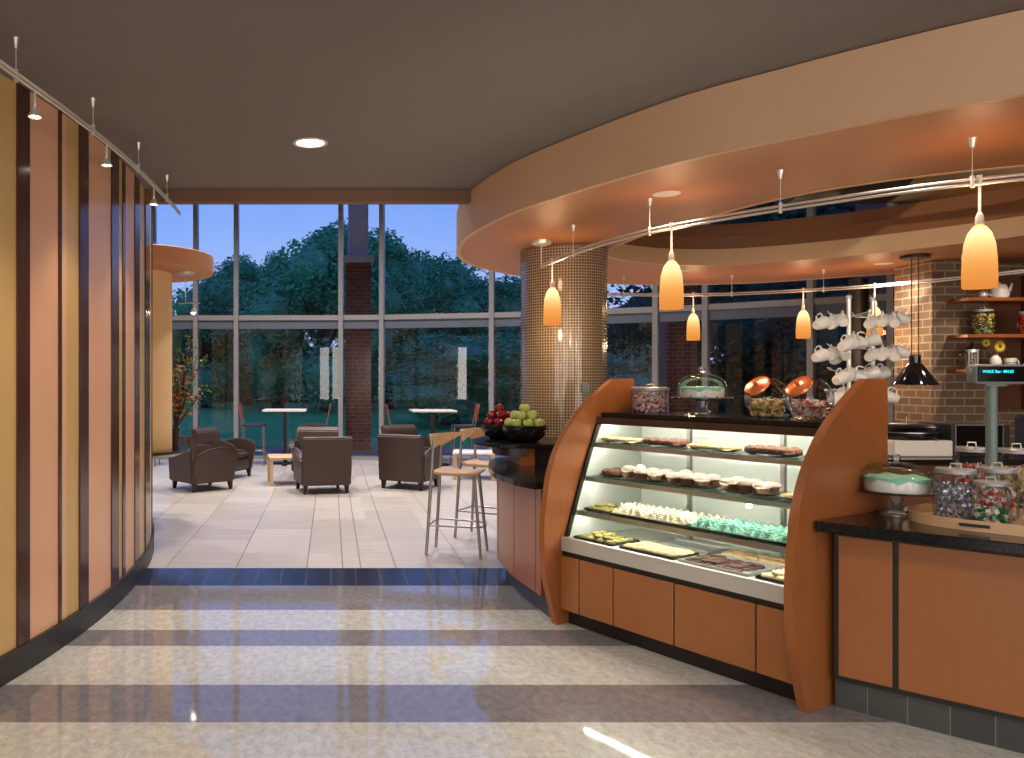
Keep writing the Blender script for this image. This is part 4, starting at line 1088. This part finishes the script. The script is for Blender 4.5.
for a in range(4): m.box(.051*math.cos(a*1.57+.4)-.006,.051*math.cos(a*1.57+.4)+.006,.051*math.sin(a*1.57+.4)-.004,.051*math.sin(a*1.57+.4)+.004,0,.2)
m.lathe([(.051,0),(.054,0),(.054,.03),(.051,.03)]); m.lathe([(.051,.17),(.054,.17),(.054,.2),(.051,.2)]); m.build('metal_frame', 'chrome', t)
MB().lathe([(0,.2),(.055,.2),(.05,.22),(.01,.235),(.008,.25),(.018,.262),(0,.275)], seg=20).build('lid', 'black', t)
MB().tube([(-.05,0,.17),(-.1,0,.18),(-.125,0,.14),(-.12,0,.09),(-.09,0,.04),(-.052,0,.03)], .008, 8).build('handle', 'black', t)
t = thing('flower_vase', 'small white egg-shaped vase holding yellow flowers', 'vase', (sx(994),8.31,1.7005))
MB().lathe([(0,0),(.03,0),(.05,.04),(.052,.08),(.038,.12),(.02,.135),(.024,.145),(.015,.145),(.012,.13),(0,.02)], seg=24).build('body', 'white', t)
def flower(x, y, z, r, s, lb):
    f = thing('gerbera_flower', lb, 'flower', (x,y,z))
    m = MB()
    for ring, (rr, n) in enumerate(((r,18),(r*.75,14))):
        for k in range(n):
            a = 2*math.pi*(k+ring*.5)/n; u = Vector((math.cos(a),0,math.sin(a))); w = Vector((-math.sin(a),0,math.cos(a)))
            v = m._v([u*.01, u*rr*.6+w*rr*.17+Vector((0,-.006-.006*ring,0)), u*rr+Vector((0,-.002-.008*ring,0)), u*rr*.6-w*rr*.17+Vector((0,-.006-.006*ring,0))]); m._f(v)
    m.build('petals', 'yellow', f); MB().ball((0,-.01,0), r*.24, 1,.5,1).build('centre', 'browncake', f)
    MB().tube([(0,.003,0),(s*.4,.012,-.06),(s,.016,-.12)], .003, 6).build('stem', 'plantleaf', f)
vx = sx(994)
flower(vx+.03,8.295,1.93,.062,-.028,'large open yellow gerbera in the white vase')
flower(vx-.09,8.32,1.965,.045,.075,'smaller yellow-green bloom leaning left from the white vase')
t = mug.place((sx(1010,8.3),8.3,1.755), label='white mug with green lines standing on the lowest wall shelf', scale=1.25)
t['group'] = 'white mugs hanging on the racks'; del t['group']
for c in t.children:
    if c.name.startswith('cup'):
        MB().lathe([(.0405,.006),(.0425,.006),(.0428,.010),(.041,.010)], seg=24).build('green_line', 'greencandy', c)

# ------------------------------------------------------------------ tracks, pendants, lamps
TZ = 2.61
def track(name, pts, z, label, r=.008, gap=.02):
    t = thing(name, label, 'track')
    P2 = spline(pts, 10); m = MB()
    for s in (-gap, gap):
        m = MB(); m.tube([(x,y,z+s*.9) for x,y in P2], r, 8); m.build('rail', 'chrome', t)
    return t
tf = track('track_rail', [(1.88,7.34),(1.90,7.1),(1.94,6.6),(2.03,6.07),(2.18,5.61),(2.42,5.18),(2.66,4.84),(3.02,4.43),(3.29,4.2),(3.62,4.02),(4.1,3.88),(4.7,3.9)], TZ, 'curved twin-rail lighting track nearest the camera, under the canopy', .009, .013)
tb = track('track_rail', [(2.75,9.55),(3.3,9.78),(4.1,9.85),(4.76,9.74),(5.55,9.24),(5.95,8.85),(6.29,8.2),(6.48,7.67),(6.6,7.0),(6.55,6.0)], TZ, 'curved twin-rail lighting track at the back of the canopy', .008, .012)
def standoff(t, x, y, z0, z1, r=.02):
    s = MB().lathe([(0,0),(r*1.1,0),(r*.5,-.05),(0,-.052)], c=(x,y,z1), seg=14).build('ceiling_cone', 'chrome', t)
    MB().cyl((x,y,z0),(x,y,z1-.05),.0025,seg=6).build('rod', 'chrome', t)
    MB().cyl((x,y,z0-.03),(x,y,z0+.03),.011,seg=10).build('clamp', 'chrome', t)
for x, y in ((1.94,6.57),(2.18,5.61),(2.655,4.845),(3.285,4.2),(4.15,3.88)): standoff(tf, x, y, TZ, 2.834)
for x, y in ((3.5,9.81),(4.76,9.74),(5.55,9.24),(6.3,8.18)): standoff(tb, x, y, TZ, 2.834, .016)
MB().lathe([(0,0),(.09,0),(.085,-.03),(.05,-.045),(0,-.05)], c=(1.88,7.33,2.834), seg=28).build('power_feed', 'chrome', tf)
MB().cyl((1.88,7.33,TZ),(1.88,7.33,2.79),.006).build('feed_stem', 'chrome', tf)
def make_pendant():
    t = thing('pendant_lamp', '', 'lamp', group='amber glass pendant lamps')
    pr = [(.074,-.325),(.0755,-.27),(.073,-.18),(.066,-.10),(.05,-.045),(.028,-.012),(.012,0)]
    m = MB(); m.lathe(pr+[(r-.004, z-.002) for r, z in pr[::-1]], seg=32); m.build('glass_shade', 'lamp', t)
    MB().ball((0,0,-.13), .022).build('bulb', 'bulb', t)
    MB().lathe([(.012,-.005),(.02,0),(.018,.04),(.009,.06),(0,.06)], seg=16).build('socket', 'chrome', t)
    MB().cyl((0,0,.055),(0,0,.22),.0065,seg=10).build('stem', 'chrome', t)
    MB().cyl((0,0,.2),(0,0,.25),.014,seg=10).build('track_clip', 'chrome', t)
    return t
pd = Proto(make_pendant())
def track_at(pts, px):
    best = None
    for x, y in spline(pts, 30):
        e = abs((x/y*F+CX)-px)
        if best is None or e < best[0]: best = (e, x, y)
    return best[1:]
fr_pts = [(1.88,7.34),(1.90,7.1),(1.94,6.6),(2.03,6.07),(2.18,5.61),(2.42,5.18),(2.66,4.84),(3.02,4.43),(3.29,4.2),(3.62,4.02)]
bk_pts = [(2.75,9.55),(3.3,9.78),(4.1,9.85),(4.76,9.74),(5.55,9.24),(5.95,8.85)]
for px, pts, lb in [(550.5,fr_pts,'amber pendant lamp in front of the mosaic column'),(672.5,fr_pts,'amber pendant lamp above the left half of the pastry case'),(978.5,fr_pts,'large-looking amber pendant lamp nearest the camera, top right'),
                    (693,bk_pts,'small amber pendant lamp above the cake stand, at the back'),(804,bk_pts,'amber pendant lamp at the back, left of the mug racks'),(875,bk_pts,'amber pendant lamp at the back, half hidden behind the right mug rack')]:
    x, y = (1.905,7.06) if px == 550.5 else track_at(pts, px)
    o = pd.place((x,y,TZ-.22), label=lb)
    light('pendant_light', 'POINT', (x,y,TZ-.22-.36), 12, (1,.66,.34), .05)
    light('pendant_uplight', 'POINT', (x,y,TZ-.10), 4.5, (1,.55,.28), .06)

# wall-washing track at the left
lt = [(-1.52,3.2),(-1.475,3.7),(-1.40,4.25),(-1.355,4.67),(-1.32,5.1),(-1.30,5.54),(-1.285,6.43),(-1.29,7.0)]
t = thing('wall_track', 'slim curved spotlight track along the panelled wall', 'track')
MB().tube([(x,y,3.02) for x,y in spline(lt,8)], .009, 8).build('rail', 'chrome', t)
MB().tube([(x,y,3.0) for x,y in spline(lt,8)], .006, 8).build('rail', 'chrome', t)
for x, y in ((-1.475,3.84),(-1.355,4.67),(-1.30,5.54),(-1.286,6.43)): standoff(t, x, y, 3.02, 3.199, .013)
def make_spot():
    s = thing('track_spotlight', '', 'spotlight', group='spotlights on the wall track')
    MB().cyl((0,0,.0),(0,0,.09),.006,seg=8).build('stem', 'chrome', s)
    m = MB(); m.lathe([(.012,.0),(.018,-.01),(.03,-.035),(.034,-.045),(.030,-.045),(.015,-.012)], seg=20); m.build('reflector', 'chrome', s)
    MB().lathe([(0,-.034),(.026,-.036),(.022,-.030),(0,-.028)], seg=16).build('bulb', 'spotbulb', s)
    return s
sp = Proto(make_spot())
for px, lb in ((34,'track spotlight nearest the camera at the upper left'),(107,'middle track spotlight over the peach wall panel'),(154,'farthest track spotlight, at the end of the panelled wall')):
    x, y = track_at(lt, px)
    sp.place((x,y,2.915), label=lb)
    light('track_spot_light', 'SPOT', (x,y,2.85), 42, (1,.80,.58), .03, (0, R(-18), 0), spot_size=R(110), spot_blend=.8)
x, y = -1.58, 2.7
light('track_spot_light', 'SPOT', (x,y,2.85), 30, (1,.80,.58), .03, (0, R(-18), 0), spot_size=R(110), spot_blend=.8)

# downlights
def make_down():
    t = thing('downlight', '', 'ceiling light')
    MB().lathe([(.1,0),(.118,-.002),(.118,-.008),(.1,-.01),(.092,-.004)], seg=32).build('trim_ring', 'whitelam', t)
    MB().lathe([(0,-.002),(.094,-.003)], seg=32).build('lens', 'downlight', t)
    return t
dl = Proto(make_down())
dl.place((-.14,5.54,3.199), label='round recessed downlight in the taupe ceiling')
for x, y, lb, s in ((2.23,5.45,'round white recessed light in the near canopy underside',.5),(4.0,9.35,'small recessed light in the far canopy underside',.5),(5.9,8.75,'small recessed light before the brick pier',.5)):
    o = MB().lathe([(0,-.004),(.07,-.004),(.085,-.006),(.09,0),(0,0)], seg=28).build('recessed_light', 'whitelam', loc=(x,y,2.833)); tag(o, lb, 'ceiling light')
WARM = (1,.92,.84)
for x, y, w in [(-.14,5.54,60),(-.14,3.2,75),(-.14,.9,75),(1.2,2.2,75),(2.4,.6,75),(-.9,-1.4,60),(1.4,-1.6,60),(3.9,1.6,60)]:
    light('downlight_lamp', 'SPOT', (x,y,3.17), w*1.0, WARM, .09, (0,0,0), spot_size=R(150), spot_blend=.9)
    if (x, y) != (-.14,5.54): dl.place((x,y,3.199), label='round recessed downlight in the taupe ceiling behind the camera', group='downlights behind the camera')
for x, y, w in [(-3.6,9.6,110),(-1.2,10.4,150),(1.4,10.2,150),(-2.6,13.2,150),(0,13.4,170),(2.6,12.8,160)]:
    light('atrium_spot', 'SPOT', (x,y,6.9), w*4.8, (1,.94,.90), .15, (0,0,0), spot_size=R(110), spot_blend=.7)
# lamps over the service area (recessed in the canopy soffit)
for x, y, w in [(2.23,5.45,14),(3.1,4.35,16),(4.9,4.0,22),(5.9,8.75,30),(4.0,9.35,12),(6.7,7.6,30),(2.2,9.2,12),(6.9,6.2,26)]:
    light('soffit_lamp', 'SPOT', (x,y,2.80), w*2.2, (1,.86,.70), .06, (0,0,0), spot_size=R(150), spot_blend=.8)

# added fill lights behind the camera, split into strips that mirror like curtains
for k, (x0, w_, p_) in enumerate([(-6.5,.8,30),(-4.8,.7,30),(-3.1,.6,26),(-1.6,.4,13),(-1.05,.45,14),(-.45,.45,13),(.15,.5,15),(.8,.45,13),(1.4,.4,12),(2.6,.5,14),(3.25,.55,16),(3.95,.5,14),(5.4,.8,34),(6.9,.8,34),(8.4,.8,34)]):
    light('rear_fill_strip', 'AREA', (x0+w_/2,-3.75,1.85), p_*1.5, (1,.93,.86), w_, (R(90),0,0), shape='RECTANGLE', size_y=2.3)
def curtain_mesh():
    m = MB(); n = 48; a = []; b = []
    for k in range(n+1):
        x = k/n-.5; y = .03*math.sin(k*math.pi/4)
        a.append((x,y,.05)); b.append((x,y,3.1))
    m.ribbon(b, a); return m.mesh('curtain', 'white')
cmesh = curtain_mesh()
for k, xc in enumerate((-6.1,-4.45,-2.8,-.1,3.4,5.8,7.3,8.8)):
    o = bpy.data.objects.new('curtain', cmesh); COL.objects.link(o); o.location = (xc,-3.88,0); o.scale = (3.6 if k == 3 else 2.0 if k == 4 else 1.0,1,1)
    tag(o, 'pale pleated curtain on the rear wall of the lobby', 'curtain', 'curtains on the rear wall')
light('mug_rack_fill', 'SPOT', (3.0,4.45,2.55), 45, (1,.9,.78), .04, Vector((-1.05,-1.9,1.0)).to_track_quat('Z','Y').to_euler(), spot_size=R(60), spot_blend=.8)  # added spot to brighten the mugs, no fixture hangs here
light('atrium_spot', 'SPOT', (6.2,3.9,6.5), 700, (1,.9,.78), .2, Vector((-.6,-4,2.8)).to_track_quat('Z','Y').to_euler(), spot_size=R(60), spot_blend=.8)  # extra spot added to brighten the duct, not one of the lounge lamps
# duct above the canopy opening
t = thing('air_duct', 'large round beige duct above the canopy opening', 'duct', (0,7.9,3.86))
MB().cyl((5.35,0,0),(10.8,0,0),.55,seg=36).build('duct_body', 'duct', t)
MB().cyl((4.4,0,0),(5.35,0,0),.56,seg=36).build('duct_wrap', 'black', t)
t = thing('ceiling_beam', 'dark steel beam above the canopy opening', 'beam', (3.2,9.5,3.9))
MB().box(0,7.5,-.1,.1,0,.35).build('beam_body', 'black', t)
MB().box(0,7.5,.5,.6,-.05,.02).build('conduit', 'black', t)

# branches in tall vase behind the cream column
t = thing('flower_pot', 'dark pot on the ring table behind the cream column', 'pot', (-1.86,9.77,.8155))
MB().lathe([(0,0),(.04,0),(.06,.2),(.05,.2),(.045,.18),(0,.18)], seg=24).build('pot', 'darkmetal', t)
fl = thing('flowering_branches', 'tall arrangement of leafy branches with orange blooms behind the cream column', 'plant', (-1.86,9.77,1.0))
rnd = random.Random(5); m = MB(); lf = MB(); bl = MB()
for k in range(16):
    a = rnd.uniform(0,6.28); l = rnd.uniform(.4,1.15); sp_ = rnd.uniform(.1,.3)
    e = Vector((math.cos(a)*sp_+.18, math.sin(a)*sp_, l)); q = [Vector((0,0,0)).lerp(e, f)+Vector((.05*math.sin(f*3+k),.05*math.cos(f*4+k),0))*f for f in (0,.33,.66,1)]
    m.tube(q, [.011,.008,.006,.003], 6)
    for j in range(26):
        p = q[1].lerp(q[3], rnd.random())+Vector((rnd.gauss(0,.05),rnd.gauss(0,.05),rnd.gauss(0,.05)))
        u = Vector((rnd.gauss(0,1),rnd.gauss(0,1),rnd.gauss(0,1))).normalized()*.028; w = u.cross(Vector((rnd.gauss(0,1),rnd.gauss(0,1),rnd.gauss(0,1)))).normalized()*.012
        lf._f(lf._v([p-u,p-w,p+u,p+w]))
    for j in range(2):
        p = q[1].lerp(q[2], rnd.random())+Vector((rnd.gauss(0,.06),rnd.gauss(0,.06),rnd.gauss(0,.06))); MB().ball(p, .027, 1,1,.7, sub=1, jit=.2).build('bloom', 'bloom', fl)
m.build('branches', 'bark', fl); lf.build('leaves', 'plantleaf', fl, smooth=False)
# small rail with a spotlight under the left disc
t = thing('hanging_light_rail', 'small rail with spotlights hanging under the orange disc at the left', 'track', (-1.72,9.7,0))
MB().cyl((.0,0,2.5),(0,0,2.79),.004).build('rod', 'chrome', t)
MB().tube([(-.1,.1,2.5),(.05,0,2.5),(.2,-.2,2.48)], .008, 6).build('rail', 'chrome', t)
MB().lathe([(.015,.06),(.04,0),(.03,0),(.01,.05)], c=(.1,-.05,2.38), seg=16).build('spot_head', 'chrome', t)
MB().ball((.1,-.05,2.375), .018).build('bulb', 'spotbulb', t)
# small sensor on a stalk beside the mosaic column
t = thing('counter_lamp', 'small grey device on a stalk between the column and the end panel', 'device', (2.18,6.95,1.0855))
MB().cyl((0,0,0),(0,0,.42),.012,seg=10).build('stalk', 'posgrey', t)
MB().box(-.06,.0,-.02,.02,.4,.48).bevel(.005,1).build('head', 'posgrey', t)

# ------------------------------------------------------------------ world, camera, render look
w = bpy.data.worlds.new('dusk'); sc.world = w; w.use_nodes = True; nt = w.node_tree; nt.nodes.clear()
out = nt.nodes.new('ShaderNodeOutputWorld'); bg = nt.nodes.new('ShaderNodeBackground'); tc = nt.nodes.new('ShaderNodeTexCoord')
sx_ = nt.nodes.new('ShaderNodeSeparateXYZ'); rp = nt.nodes.new('ShaderNodeValToRGB'); cr = rp.color_ramp
cr.elements[0].position = 0; cr.elements[0].color = rgba((120,150,205)); cr.elements[1].position = 1; cr.elements[1].color = rgba((50,90,190))
for p, c in ((.06,(166,186,232)),(.16,(136,168,236)),(.26,(104,148,232)),(.5,(84,128,220))):
    e = cr.elements.new(p); e.color = rgba(c)
no = nt.nodes.new('ShaderNodeTexNoise'); no.inputs['Scale'].default_value = 3; no.inputs['Detail'].default_value = 4
mx = nt.nodes.new('ShaderNodeMath'); mx.operation = 'MULTIPLY_ADD'; mx.inputs[1].default_value = .12
L = nt.links.new
L(tc.outputs['Generated'], sx_.inputs[0]); L(tc.outputs['Generated'], no.inputs['Vector']); L(no.outputs[0], mx.inputs[0]); L(sx_.outputs[2], mx.inputs[2])
ad = nt.nodes.new('ShaderNodeMath'); ad.operation = 'SUBTRACT'; ad.inputs[1].default_value = .06
L(mx.outputs[0], ad.inputs[0]); L(ad.outputs[0], rp.inputs[0]); L(rp.outputs[0], bg.inputs[0]); bg.inputs[1].default_value = 1.25; L(bg.outputs[0], out.inputs[0])
cam = bpy.data.cameras.new('camera'); co = bpy.data.objects.new('camera', cam); COL.objects.link(co)
co.location = (0,0,H); co.rotation_euler = (R(90),0,0)
cam.sensor_width = 36; cam.lens = F/1024*36; cam.shift_x = (512-CX)/1024; cam.shift_y = 0; cam.clip_start = .05; cam.clip_end = 400
sc.camera = co
sc.view_settings.view_transform = 'Standard'; sc.view_settings.look = 'None'; sc.view_settings.gamma = 1; sc.view_settings.exposure = 0
sc.view_settings.use_curve_mapping = False
cy = sc.cycles; cy.max_bounces = 8; cy.diffuse_bounces = 4; cy.glossy_bounces = 4; cy.transparent_max_bounces = 32; cy.transmission_bounces = 4
cy.sample_clamp_indirect = 4; cy.use_denoising = True; cy.caustics_reflective = False; cy.caustics_refractive = False
